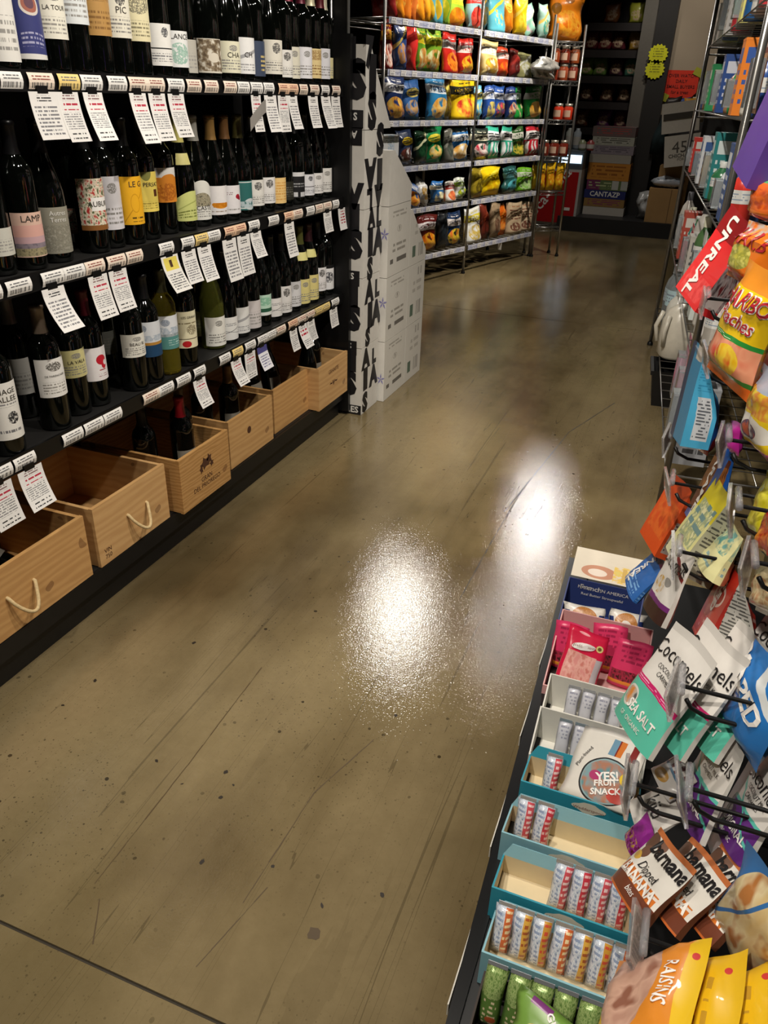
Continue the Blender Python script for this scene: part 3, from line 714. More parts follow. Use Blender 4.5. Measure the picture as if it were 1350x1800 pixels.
POSN = ['first', 'second', 'third', 'fourth', 'fifth', 'sixth', 'seventh', 'eighth', 'ninth', 'tenth', 'eleventh', 'twelfth', 'thirteenth', 'fourteenth']
cnt = {1: 0, 2: 0, 3: 0}
LOOK = {'plain': 'white note card with grey print', 'red': 'white rating card with a red heading', 'yellow': 'white note card with a yellow square', 'violet': 'note card with a violet top', 'redside': 'curled note card with red print', 'redbig': 'note card with large red figures'}
for k, y, wd, hh, st in CARDS:
    i = cnt[k]; cnt[k] += 1
    if y+wd/2 > Y1+.01: y = Y1-wd/2
    rnd = random.Random(i*7+k); bend = rnd.uniform(0.006, 0.03); sway = rnd.uniform(-.05, .12); n = 6
    b = MB()
    for q in range(n):
        P = []
        for t in (q/n, (q+1)/n):
            P.append((bend*(1-t)**1.6*1.2+0.006, sway*hh*(1-t)*(1-t), -hh*(1-t)))
        b.quad([(P[0][0], -wd/2+P[0][1], P[0][2]), (P[0][0], wd/2+P[0][1], P[0][2]), (P[1][0], wd/2+P[1][1], P[1][2]), (P[1][0], -wd/2+P[1][1], P[1][2])],
               [(0, q/n), (1, q/n), (1, (q+1)/n), (0, (q+1)/n)])
    key = st+str(i % 3) if st in ('plain', 'red') else st+'0'
    root = thing('note_card', '%s, %s from the left under the %s wine shelf' % (LOOK[st], POSN[i], ROWN[k]), 'card', (XL, y, SHELF[k]-0.033), 0, 'note cards hanging from the wine shelves')
    o = b.obj('card', CM[key], root); so = o.modifiers.new('thick', 'SOLIDIFY'); so.thickness = 0.0004
    MB().box((0.004, 0, 0.004), (0.006, min(wd, .03), 0.014)).obj('clip', M_RAIL, root)
# the card folded sideways under the top shelf
fo = MB()
for q in range(6):
    t0, t1 = q/6, (q+1)/6
    f = lambda t: (0.012+0.004*math.sin(PI*t), -0.10*t, -0.012-0.05*t**1.5)
    a, b_ = f(t0), f(t1)
    fo.quad([(a[0], a[1], a[2]-.035), (b_[0], b_[1], b_[2]-.035), b_, a])
o = fo.obj('note_card', mat('card_grey', '8f8b86', .6)); o.location = (XL+.002, 2.36, SHELF[1]-.032)
so = o.modifiers.new('thick', 'SOLIDIFY'); so.thickness = 0.0004
tag(o, 'blank grey card folded sideways under the top wine shelf', 'card', 'note cards hanging from the wine shelves')

# ------------------------------------------------------------------ bottles
PROF = {'bd': [(0.0, .004), (.030, .0), (.0352, .004), (.0362, .012), (.0362, .190), (.0348, .204), (.030, .216), (.021, .227), (.0155, .238), (.0145, .250), (.0143, .288), (.0155, .289), (.0155, .296), (.013, .298), (0, .298)],
        'bg': [(0.0, .004), (.033, .0), (.0375, .004), (.0384, .012), (.0384, .135), (.0372, .155), (.0335, .176), (.028, .198), (.021, .219), (.0160, .240), (.0148, .254), (.0145, .286), (.016, .287), (.016, .294), (.013, .296), (0, .296)]}
CAPZ = {'bd': .234, 'bg': .232}
M_GLASS = mat('dark_bottle_glass', '060806', 0.06, var=0.3, Coat_Weight=0.5, Coat_Roughness=0.03)
g = G('golden_clear_glass'); g.set(**{'Base Color': H('b8a83a'), 'Roughness': 0.03, 'Transmission Weight': 0.85, 'IOR': 1.3}); M_GOLD = g.m
g = G('greenish_clear_glass'); g.set(**{'Base Color': H('8f9440'), 'Roughness': 0.03, 'Transmission Weight': 0.8, 'IOR': 1.3}); M_GRN = g.m
GL_ME, CAP_ME = {}, {}
for k, p in PROF.items():
    for gm, gk in ((M_GLASS, ''), (M_GOLD if k == 'bd' else M_GRN, 'c')):
        GL_ME[k+gk] = MB().lathe(p, 22).mesh('bottle_glass', gm, True)
def rad_at(prof, z):
    for (r0, z0), (r1, z1) in zip(prof[1:], prof[2:]):
        if z0 <= z <= z1 and z1 > z0: return r0+(r1-r0)*(z-z0)/(z1-z0)
    return prof[4][0]
def capsule(kind, col):
    key = kind+col
    if key not in CAP_ME:
        z0 = CAPZ[kind]; p = PROF[kind]
        zs = [z0, z0+.012, z0+.03, .287, .2885, .2965, .2985]
        pr = [(rad_at(p, min(z, .286))+.0008, z) for z in zs[:4]]+[(.0165, .2885), (.0165, .2965), (.013, .2990), (0, .2990)]
        CAP_ME[key] = MB().lathe(pr, 16).mesh('capsule', mat('capsule_'+col, col, .35, .3), True)
    return CAP_ME[key]
INK = '4a4744'
def label_design(d, base):
    D = {
        'plain': [('t', .15, .15, .85, .6, '9a9894', 4)],
        'lines': [('t', .12, .1, .88, .45, '8a8884', 4), ('ne', .55, .78, .16, .1, (base, '8a8884'), 30)],
        'crest': [('ne', .55, .76, .17, .16, (base, '6a6866', '4a4846'), 22), ('t', .12, .1, .88, .4, '8a8884', 4)],
        'chateau': [('ne', .55, .80, .24, .12, (base, '77746e', '55524e'), 26), ('t', .15, .1, .85, .4, '97948e', 4)],
        'kraft': [('n', .05, .62, .95, .95, (base, '9a7440', base), 12), ('t', .1, .12, .9, .5, '8a6434', 4)],
        'oldtown': [('ne', .5, .72, .4, .2, (base, '55524a', base), 18), ('t', .15, .1, .85, .4, '8a8468', 4)],
        'split': [('r', 0, .40, 1, .43, '101010'), ('ne', .6, .8, .12, .12, (base, '44464c'), 24), ('t', .1, .1, .9, .3, '77787c', 3)],
        'greenart': [('ne', .5, .38, .38, .3, ('b9d2c6', '8fb8a8', base), 9)],
        'sepia': [('n', 0, .05, 1, .98, (base, '8a7a62', '5c4c3a'), 6), ('e', .55, .45, .2, .14, 'd8d0c0')],
        'arch': [('q', .3, .38, .05, 'a8a8aa'), ('t', .2, .08, .85, .3, '9a9a9c', 3)],
        'navyl': [('t', .6, .1, .95, .6, 'c8b478', 4, 8.0)],
        'shield': [('e', .55, .70, .25, .16, 'd8d0c8'), ('e', .55, .70, .2, .125, 'a86858'), ('e', .55, .7, .12, .08, '6a4a58'), ('t', .25, .16, .85, .34, 'a8a8c8', 3), ('r', 0, 0, 1, .07, 'e2e0dc')],
        'dusk': [('r', 0, .44, 1, .72, 'd8a79c'), ('r', 0, .30, 1, .46, 'c2a0a6'), ('n', 0, .2, 1, .31, ('6c6470', '8a7e88'), 8), ('n', 0, .02, 1, .2, ('8a8264', 'a49a78', '6a6450'), 10)],
        'waves': [('n', 0, .05, 1, .62, (base, '7c796c', '9c998c'), 14)],
        'floral': [('n', 0, .2, 1, 1, ('a83030', 'e2d8c0', '5a6a40'), 12), ('r', 0, 0, 1, .16, '8a6030')],
        'floralbig': [('n', 0, .1, 1, 1, ('b0302c', 'e6dfc8', '57603c'), 9), ('r', .38, .38, 1, .64, 'f0eeea'), ('r', 0, 0, 1, .1, '8a5a2c')],
        'yellowfig': [('q', .9, -.08, .015, 'c88c14'), ('e', .55, .45, .16, .2, 'd89c18'), ('e', .55, .45, .135, .175, 'efb325'), ('t', .4, .06, .95, .16, '5a4010', 1, 8.0)],
        'persat': [('e', .45, .98, .18, .2, '8a8a4a'), ('r', .68, .38, .84, .56, '5a3018'), ('t', .2, .08, .85, .26, 'a8943c', 3)],
        'swirl': [('r', 0, .72, 1, 1, 'e8e6e2'), ('e', .6, .66, .3, .16, 'dd8a2c'), ('ne', .5, .3, .4, .26, ('dd8a2c', 'b06018', 'dd8a2c'), 7)],
        'hill': [('t', .15, .12, .85, .42, '77803c', 3), ('q', .25, .45, .02, 'a8b060')],
        'archpic': [('ne', .5, .52, .5, .17, ('8a8268', 'b0a890', '5c5844'), 16), ('t', .2, .06, .8, .24, '9a9894', 3)],
        'bowl': [('e', .55, .36, .34, .14, 'dc8f22'), ('r', .1, .40, 1, .52, base), ('n', .25, .26, .85, .42, ('dc8f22', 'c87a14'), 8), ('t', .2, .08, .8, .16, '9a8a7a', 1)],
        'cherry': [('e', .72, .60, .11, .09, 'a81c30'), ('e', .80, .54, .08, .07, '8a1428'), ('t', .08, .66, .5, .78, '8a6a70', 2), ('t', .2, .08, .8, .18, '9a9894', 1)],
        'teal': [('r', .06, .05, .94, .97, 'dfe4e2'), ('r', .11, .09, .89, .94, '2f6b68'), ('e', .7, .2, .3, .2, 'c8d0d2'), ('n', .11, .09, .89, .3, ('2f6b68', 'b8c8cc'), 6)],
        'peach': [('t', .1, .1, .9, .85, 'd8a050', 7)],
        'dark': [('t', .2, .2, .8, .7, '6a6860', 4)],
        'blackbox': [('r', .1, .84, .95, 1, 'd8d8da'), ('r', .1, .04, .42, .22, 'd0d0d2'), ('r', .55, .04, .9, .22, 'c8c8ca'), ('t', .15, .4, .8, .6, 'a8a8aa', 2)],
        'bigcrest': [('ne', .62, .38, .16, .11, ('1c1c1e', '3a3a3c', base), 20), ('t', .2, .08, .8, .18, '77777a', 1), ('t', .15, .58, .85, .64, '88888a', 1)],
        'bird': [('e', .66, .62, .18, .15, 'c01c30'), ('e', .74, .46, .10, .12, 'c01c30'), ('e', .80, .52, .07, .08, 'e9e5e6'), ('r', .55, .30, .80, .33, 'a02034'), ('t', .5, .12, .85, .2, '9a6a70', 1)],
        'seablue': [('ne', .2, .82, .12, .1, ('7a8494', 'a0a8b4'), 20), ('n', 0, .46, 1, .62, ('c2cad4', 'a8b6c4', 'd9dde2'), 7), ('r', 0, .34, 1, .42, 'b8863a'), ('r', 0, 0, 1, .34, '1e4468')],
        'seateal': [('ne', .35, .8, .16, .1, ('7a8494', 'a0a8b4'), 20), ('n', 0, .46, 1, .66, ('c2cad4', 'a8b6c4', 'dfe2e6'), 7), ('n', 0, .36, 1, .46, ('88969c', 'a8b0b4'), 8), ('r', 0, 0, 1, .38, '57908c'), ('t', .4, .12, .9, .28, 'b8d4d0', 2)],
        'reddot': [('r', 0, .24, 1, .26, '3a2820'), ('e', .38, .11, .17, .09, 'b81c24'), ('ne', .62, .5, .22, .14, (base, '6a5c40', base), 16), ('t', .12, .66, .88, .74, '8a8060', 1)],
        'signature': [('q', .35, .2, .012, '4a4a4e'), ('q', -.2, .45, .010, '6a6a6e'), ('t', .2, .6, .8, .75, '9a9a9c', 2)],
        'mint': [('r', 0, 0, 1, .16, 'e8ece8'), ('r', 0, .16, 1, .34, '2c5c44'), ('ne', .5, .68, .35, .2, ('bfe0cc', '8cc0a4'), 9)],
        'blacktop': [('r', .3, .86, 1, 1, '141416'), ('ne', .5, .5, .3, .22, (base, '77777c', '3c3c40'), 11)],
    }
    return D.get(d, D['plain'])
SHAPE = {'hill': lambda u: 0.72+0.28*math.sin(min(1, max(0, (u-.15)/.6))*PI*.5+.2), 'archpic': lambda u: 0.80+0.20*math.sin(PI*u),
         'shield': lambda u: 0.86+.14*math.sin(PI*min(1, max(0, (u-.1)/.8)))}
def label_patch(prof, z0, z1, a0, a1, shape=None, off=0.0009, seg=14, rows=6):
    b = MB(); base = 0
    for j in range(rows+1):
        for k in range(seg+1):
            u = k/seg; t = a0+(a1-a0)*u
            top = z0+(z1-z0)*(shape(u) if shape else 1.0); z = z0+(top-z0)*j/rows
            r = rad_at(prof, z)+off
            b.v.append((r*math.cos(t), r*math.sin(t), z))
    for j in range(rows):
        for k in range(seg):
            i = j*(seg+1)+k
            b.f.append((i, i+1, i+seg+2, i+seg+1)); b.mi.append(0)
            b.uv.append([(k/seg, j/rows), ((k+1)/seg, j/rows), ((k+1)/seg, (j+1)/rows), (k/seg, (j+1)/rows)])
    return b
M_INK = mat('label_ink_dark', '3c3833', .5); M_INKW = mat('label_ink_white', 'e8e6e0', .5)
def make_bottle(sh, x, y, z, l0, l1, cap, base, des, txt, desc, i, group):
    kind = 'bg' if 'bg' in sh else 'bd'
    t = thing('wine_bottle', desc, 'wine bottle', (x, y, z), 0, group)
    link('bottle_glass', GL_ME[kind+('c' if 'clear' in sh else '')], t)
    link('capsule', capsule(kind, cap), t)
    p = PROF[kind]; R = p[4][0]
    l1 = min(l1, .188 if kind == 'bd' else .150)
    look = math.atan2(-y, -x); ac = look*0.55; ha = 1.12
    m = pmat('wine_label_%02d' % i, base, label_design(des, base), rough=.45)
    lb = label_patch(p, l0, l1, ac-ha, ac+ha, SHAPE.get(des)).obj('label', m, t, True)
    if txt:
        n = max(len(q) for q in txt.split('\n'))
        size = min(.019, (l1-l0)*.26, .085/n)
        vv = {'dusk': .86, 'waves': .80, 'floralbig': .51, 'yellowfig': .84, 'persat': .68, 'greenart': .84, 'chateau': .56, 'crest': .52, 'bigcrest': .78, 'lines': .56, 'arch': .52, 'archpic': .30, 'reddot': .84}.get(des, .6)
        uu = .62 if des in ('floralbig', 'persat', 'yellowfig') else .55
        a_c = ac-ha+2*ha*uu; zc = l0+(l1-l0)*vv
        fn = lambda a, b: ((rad_at(p, zc+b)+.0016)*math.cos(a_c+a/R), (rad_at(p, zc+b)+.0016)*math.sin(a_c+a/R), zc+b)
        letters(txt, fn, size, M_INKW if des == 'waves' else M_INK, lb)
    if des == 'hill' or cap in ('5a5c2c', '3c1c22'):      # small label round the shoulder
        label_patch(p, .176, .205, ac-.7, ac+.7).obj('neck_label', mat('neck_label_yellow', 'dcd58a', .5), t, True)
    return t
for i, b in enumerate(BOTTLES):
    k = 'top' if b[3] > 1.2 else 'second' if b[3] > .8 else 'third'
    make_bottle(*b, i, 'wine bottles on the %s shelf' % k)

# ------------------------------------------------------------------ crates on the deck
WOODS = [wood('pine_a', 'cfa267', 'c0925a', .6), wood('pine_b', 'd4ab74', 'c79c66', .5), wood('pine_c', 'c6995f', 'ae824a', 1.1), wood('pine_d', 'cea46c', 'c0955e', .6)]
M_BRAND = mat('burnt_brand', '4c2c18', .7); M_ROPE = mat('rope', 'd6bd8c', .8, var=.25, scale=160)
ZD = 0.127
CR_DESC = ['pine wine crate with a rope handle at the left edge of the deck', 'pine wine crate with a rope handle and a small stamp', 'pine wine crate with a branded crest on its front',
           'plain pine wine crate with a round burnt mark', 'plain pine wine crate in the fifth place along the deck', 'pine wine crate at the end of the deck, branded name and bird']
crates = []
for i, (a, b, xf) in enumerate(CRATES):
    a += .004; b -= .004; w_ = b-a; hgt = 0.178 if i not in (3, 4) else 0.172; dp = 0.36; th = 0.011
    m = WOODS[i % 4]; t = thing('wine_crate', CR_DESC[i], 'crate', (xf, (a+b)/2, ZD), 0, 'pine wine crates on the deck')
    crates.append((t, a, b, xf))
    fr = MB().box((-th/2, 0, hgt/2), (th, w_, hgt)).obj('front_board', m, t, bevel=.0012)
    MB().box((-dp+th/2, 0, hgt/2), (th, w_-.002, hgt)).obj('back_board', m, t)
    for s in (-1, 1): MB().box((-dp/2, s*(w_/2-th/2), hgt/2), (dp-2*th, th, hgt-.004)).obj('side_board', m, t, bevel=.001)
    MB().box((-dp/2, 0, .006), (dp-2*th, w_-2*th, .010)).obj('bottom_board', m, t)
    on = lambda y, z: on_plane((0.0006, y, z), (0, 1, 0), (0, 0, 1))
    if i in (0, 1):
        hy = 0.02 if i == 0 else 0.015; sp_ = .042; pts = []
        for q in range(13):
            u = q/12; pts.append((0.004+0.03*math.sin(PI*u), hy-sp_+2*sp_*u, .098-.052*math.sin(PI*u)**.8))
        MB().tube([(-.004, hy-sp_, .100)]+pts+[(-.004, hy+sp_, .100)], .0045, 8).obj('rope_handle', M_ROPE, t, True)
    if i == 1: letters('VIN\n750', on(-w_/2+.035, .03), .018, M_BRAND, fr, 'brand_mark')
    if i == 2:
        cm = MB()
        for q, (yy, zz, ry, rz) in enumerate([(-.004, .118, .026, .022), (.02, .124, .016, .020), (-.026, .105, .010, .018), (.032, .105, .012, .012)]):
            cm.v += [(0.0008, yy+ry*math.cos(s*PI/5)*(1 if s % 2 else .55), zz+rz*math.sin(s*PI/5)*(1 if s % 2 else .55)) for s in range(10)]
            cm.f.append(tuple(range(q*10, q*10+10))); cm.mi.append(0); cm.uv.append([(0, 0)]*10)
        cm.obj('brand_mark', M_BRAND, fr)
        letters('GRAN\nDEL PRIOREGO', on(0.0, .058), .022, M_BRAND, fr, 'brand_lettering')
        MB().box((-.16, -w_/2-.0008, .045), (.03, .0012, .05)).obj('price_sticker', M_TAG[0], t)
    if i == 3: MB().lathe([(0.0, 0), (.012, 0), (.0125, .0008), (0.007, .001), (0, .001)], 16).obj('brand_mark', M_BRAND, fr).rotation_euler = (0, PI/2, 0); fr.children[-1].location = (0.0002, -.02, .1)
    if i == 5:
        letters('GRANITE', on(0.0, .135), .024, M_BRAND, fr, 'brand_lettering')
        letters('~v~', on(0.0, .085), .045, M_BRAND, fr, 'brand_mark', bold=.02)
# bottles in the crates
CB = [(0, -.12, .12, .10, 'bd', '77736c', 'bottle with a grey cap lying tilted in the leftmost crate', 1.0),
      (2, -.10, .03, .02, 'bd', 'a01424', 'bottle with a bright red cap standing in the crested crate', 0), (2, -.15, .10, .02, 'bd', '5a4a34', 'bottle with a brown cap standing in the crested crate', 0),
      (2, -.16, -.08, .02, 'bd', '101012', 'bottle with a black cap standing in the crested crate', 0),
      (3, -.10, .02, .02, 'bd', '6a4a20', 'bottle with a bronze cap standing in the round-mark crate', 0), (3, -.14, -.09, .02, 'bd', '101012', 'black-capped bottle in the round-mark crate', 0),
      (4, -.12, -.05, .0, 'bd', '2a1014', 'dark-capped bottle in the fifth crate', .2), (4, -.12, .07, .0, 'bg', '101012', 'broad black bottle in the fifth crate', .1),
      (5, -.09, -.06, .02, 'bg', '101012', 'black bottle standing in the end crate', 0), (5, -.12, .05, .02, 'bd', '4a1018', 'bottle with a dark red cap in the end crate', 0)]
for ci, dx, dy, dz, kind, cap, desc, tilt in CB:
    t0, a, b, xf = crates[ci]; y = (a+b)/2+dy
    t = thing('wine_bottle', desc, 'wine bottle', (xf+dx, y, ZD+.012), 0, 'wine bottles in the crates')
    if tilt: t.rotation_euler = (0, 0, 0); t.rotation_euler = (0.0, -tilt*1.0, 0.4); t.location.z = ZD+.012+.04*min(1, tilt*2)
    link('bottle_glass', GL_ME[kind], t); link('capsule', capsule(kind, cap), t)
    label_patch(PROF[kind], .05, .13, -1.5, .7).obj('label', mat('crate_label', '8a8478', .5), t, True)
# black notice board standing behind the end of the top shelf
t = thing('notice_board', 'black blank board with a silver edge at the end of the top wine shelf', 'board', (XL-.03, 3.02, SHELF[1]+.14))
MB().box((0, 0, .13), (.055, .012, .30)).obj('panel', M_BLK, t); MB().box((.0295, 0, .13), (.004, .016, .30)).obj('edge_strip', mat('silver_edge', 'a8a8a4', .35, .8), t)

# ------------------------------------------------------------------ stack of printed display cases at the end of the wine
M_CARD = mat('white_carton', 'dad7d0', .6, var=.05); M_CARDIN = mat('carton_inside', '9a917f', .8)
M_BLKINK = mat('black_print', '17161a', .5); M_WHTINK = mat('white_print', 'e2e0da', .5)
cx0, cx1, cy0, cy1 = -1.46, -1.245, 3.006, 3.196
tiers = [0.0, .305, .600, .866, 1.150, 1.43]
def prism(poly, x0, x1, mb=None):
    """poly in (y,z), extruded along x"""
    mb = mb or MB(); n = len(poly)
    ys = [p[0] for p in poly]; zs = [p[1] for p in poly]; y0, y1, z0, z1 = min(ys), max(ys), min(zs), max(zs)
    uv = [((p[0]-y0)/(y1-y0), (p[1]-z0)/(z1-z0)) for p in poly]
    mb.quad([(x1, p[0], p[1]) for p in poly], uv); mb.quad([(x0, p[0], p[1]) for p in reversed(poly)], list(reversed(uv)))
    for i in range(n):
        a, b = poly[i], poly[(i+1) % n]
        mb.quad([(x0, a[0], a[1]), (x0, b[0], b[1]), (x1, b[0], b[1]), (x1, a[0], a[1])][::-1])
    return mb
side = [('7', 649, 94, 40, 0), ('I', 655, 139, 57, 0), ('S', 654, 199, 50, 0), ('S', 668, 248, 46, 0), ('A', 651, 304, 46, 1), ('I', 667, 304, 46, 1), ('L', 650, 349, 32, 1), ('A', 665, 342, 34, 1),
        ('A', 653, 385, 32, 0), ('L', 667, 381, 32, 0), ('I', 651, 428, 44, 0), ('A', 666, 424, 44, 0), ('S', 650, 474, 36, 0), ('A', 649, 514, 38, 0), ('L', 663, 507, 30, 0), ('I', 650, 556, 44, 0), ('A', 661, 550, 42, 0),
        ('S', 646, 594, 32, 0), ('A', 643, 632, 36, 0), ('L', 657, 626, 28, 0), ('I', 642, 668, 40, 0), ('A', 656, 660, 38, 0), ('S', 641, 708, 36, 0)]
SIDE_W = [(-1.245, 3.035, 1.401), (-1.245, 3.073, 1.320), (-1.245, 3.074, 1.207), (-1.245, 3.164, 1.107), (-1.245, 3.068, 0.997), (-1.245, 3.166, 0.991), (-1.245, 3.067, 0.903), (-1.245, 3.159, 0.910),
          (-1.245, 3.089, 0.823), (-1.245, 3.178, 0.822), (-1.245, 3.082, 0.729), (-1.245, 3.178, 0.725), (-1.245, 3.081, 0.624), (-1.245, 3.080, 0.531), (-1.245, 3.171, 0.529), (-1.245, 3.092, 0.426), (-1.245, 3.165, 0.425),
          (-1.245, 3.070, 0.337), (-1.245, 3.055, 0.245), (-1.245, 3.149, 0.234), (-1.245, 3.053, 0.152), (-1.245, 3.148, 0.144), (-1.245, 3.051, 0.045)]
front = [('S', (-1.270, 3.006, 1.311), .115, 0), ('L', (-1.275, 3.006, 1.389), .10, 0), ('I', (-1.273, 3.006, 0.831), .09, 0), ('V', (-1.276, 3.006, 0.911), .085, 0), ('S', (-1.271, 3.006, 0.727), .10, 0), ('I', (-1.274, 3.006, 0.523), .085, 0), ('S', (-1.273, 3.006, 0.428), .095, 0),
         ('I', (-1.278, 3.006, 0.239), .08, 0), ('S', (-1.288, 3.006, 0.139), .095, 0)]
blocks = [((-1.268, 3.006, 1.186), 'S', 0), ((-1.272, 3.006, 1.127), 'A', PI), ((-1.275, 3.006, 0.598), 'S', 0), ((-1.284, 3.006, 0.304), 'S', 0)]
cases = []
TN = ['lowest', 'second', 'third', 'fourth', 'topmost cut-open']
for i in range(5):
    z0, z1 = tiers[i]+.0012, tiers[i+1]-.0012
    poly = [(cy0, z0), (cy1, z0), (cy1, z1), (cy0, z1)] if i < 4 else [(cy0, z0), (cy1+.08, z0), (cy1+.08, z0+.01), (cy0+.09, z1-.06), (cy0+.05, z1), (cy0, z1)]
    t = thing('wine_case', '%s white case with big black letters in the display column' % TN[i], 'carton', ((cx0+cx1)/2, (cy0+cy1)/2, z0), 0, 'lettered cases of the display column')
    b = prism([(p[0]-(cy0+cy1)/2, p[1]-z0) for p in poly], cx0-(cx0+cx1)/2, cx1-(cx0+cx1)/2)
    b.obj('carton', M_CARD, t, bevel=.002); cases.append((t, z0, z1))
def case_at(z):
    for t, z0, z1 in cases:
        if z < z1: return t, z0
    return cases[-1][:2]
for (ch, px, py, hp, fl), p in zip(side, SIDE_W):
    t, z0 = case_at(p[2]); hgt = hp/1357*3.35*1.32
    sx = 1.0 if ch in 'SAL7' else 1.6
    letters(ch, on_plane((cx1-(cx0+cx1)/2+.0008, min(p[1], cy1-.028 if p[2] < 1.15 else cy1+.02)-(cy0+cy1)/2, p[2]-z0), (0, 1, 0), (0, 0, 1)), hgt*.97, M_BLKINK, t, bold=.07, ang=PI*fl, sx=sx)
for ch, p, hgt, fl in front:
    t, z0 = case_at(p[2])
    letters(ch, on_plane((p[0]-.01-(cx0+cx1)/2, cy0-(cy0+cy1)/2-.0008, p[2]-z0), (1, 0, 0), (0, 0, 1)), hgt*1.4, M_BLKINK, t, bold=.075, ang=PI*fl, sx=.85 if ch != 'I' else 1.3)
for p, ch, an in blocks:
    t, z0 = case_at(p[2]); lx = p[0]-(cx0+cx1)/2-.012; ly = cy0-(cy0+cy1)/2
    MB().box((lx-.01, ly-.0005, p[2]-z0), (.075, .001, .062)).obj('black_panel', M_BLKINK, t)
    letters(ch, on_plane((lx-.005, ly-.0015, p[2]-z0+.008), (1, 0, 0), (0, 0, 1)), .035, M_WHTINK, t, bold=.03, ang=an)
t0 = cases[0][0]
MB().box((0, cy0-(cy0+cy1)/2-.0006, .022), (cx1-cx0, .001, .042)).obj('black_panel', M_BLKINK, t0)
letters('WINES', on_plane((.035, cy0-(cy0+cy1)/2-.0016, .022), (1, 0, 0), (0, 0, 1)), .04, M_WHTINK, t0, bold=.03)
# white wine cartons behind the column
M_SCRIPT = pmat('carton_print', 'd6d3cb', [('t', .2, .82, .8, .93, 'a8a49c', 2, 9.0), ('e', .5, .66, .10, .05, 'b4b0a8'), ('e', .5, .66, .08, .04, 'd6d3cb'), ('ne', .5, .66, .03, .04, ('8a867e', 'b0aca4'), 20), ('t', .18, .34, .82, .50, '9a968e', 2, 8.0), ('t', .12, .12, .88, .26, '6c6862', 1, 5.0)], rough=.6)
M_SCRIPT2 = pmat('carton_print_code', 'd6d3cb', [('t', .2, .5, .8, .75, 'b8b4ac', 2, 6.0), ('r', .18, .14, .36, .34, '5c7060'), ('s', .55, .12, .8, .36, '8a8680', 40.0), ('s', .55, .8, .85, .93, '8a8680', 30.0)], rough=.6)
M_VIOLET = mat('violet_print', '8a86b8', .6)
X1, X0 = -1.217, -1.56
TIER = [0, .283, .566, .858, 1.073]
NAMES = [('lowest', 'near'), ('second', 'near'), ('third', 'near'), ('topmost cut-open', 'near'), ('lowest', 'far'), ('second', 'far'), ('topmost cut-open', 'far')]
for i, (nm, wh) in enumerate(NAMES):
    k = i if wh == 'near' else i-4
    a, b_ = (3.212, 3.490) if wh == 'near' else (3.494, 3.735)
    z0, z1 = TIER[k]+.0012, TIER[k+1]-.0012
    poly = [(a, z0), (b_, z0), (b_, z1), (a, z1)]
    if i == 3: poly = [(a, z0), (b_, z0), (b_, .925), (a+.05, z1), (a, z1)]
    if i == 6: poly = [(a, z0), (b_, z0), (b_, .615), (a+.02, .818), (a, .818)]
    cyc = (a+b_)/2
    t = thing('wine_carton', '%s white wine carton in the %s stack behind the lettered column' % (nm, wh), 'carton', ((X0+X1)/2, cyc, z0), 0, 'plain white wine cartons')
    mb = prism([(p[0]-cyc, p[1]-z0) for p in poly], X0-(X0+X1)/2, X1-(X0+X1)/2); mb.mi = [1]+[0]*(len(mb.f)-1)
    mb.obj('carton', [M_CARD, M_SCRIPT if wh == 'near' else M_SCRIPT2] if i != 3 else [M_CARD, M_CARD], t, bevel=.002)
    if wh == 'near' and i < 3:
        fx = X1-(X0+X1)/2-.016; pet = MB(); zc = (z1-z0)*(.62 if i else .38)
        for q in range(5):
            an = q*2*PI/5+.3; r = .022
            pet.quad([(fx, -.1398, zc), (fx+r*.5*math.cos(an-.35), -.1398, zc+r*.6*math.sin(an-.35)), (fx+r*math.cos(an), -.1398, zc+r*1.3*math.sin(an)), (fx+r*.5*math.cos(an+.35), -.1398, zc+r*.6*math.sin(an+.35))])
        pet.obj('flower_print', M_VIOLET, t)

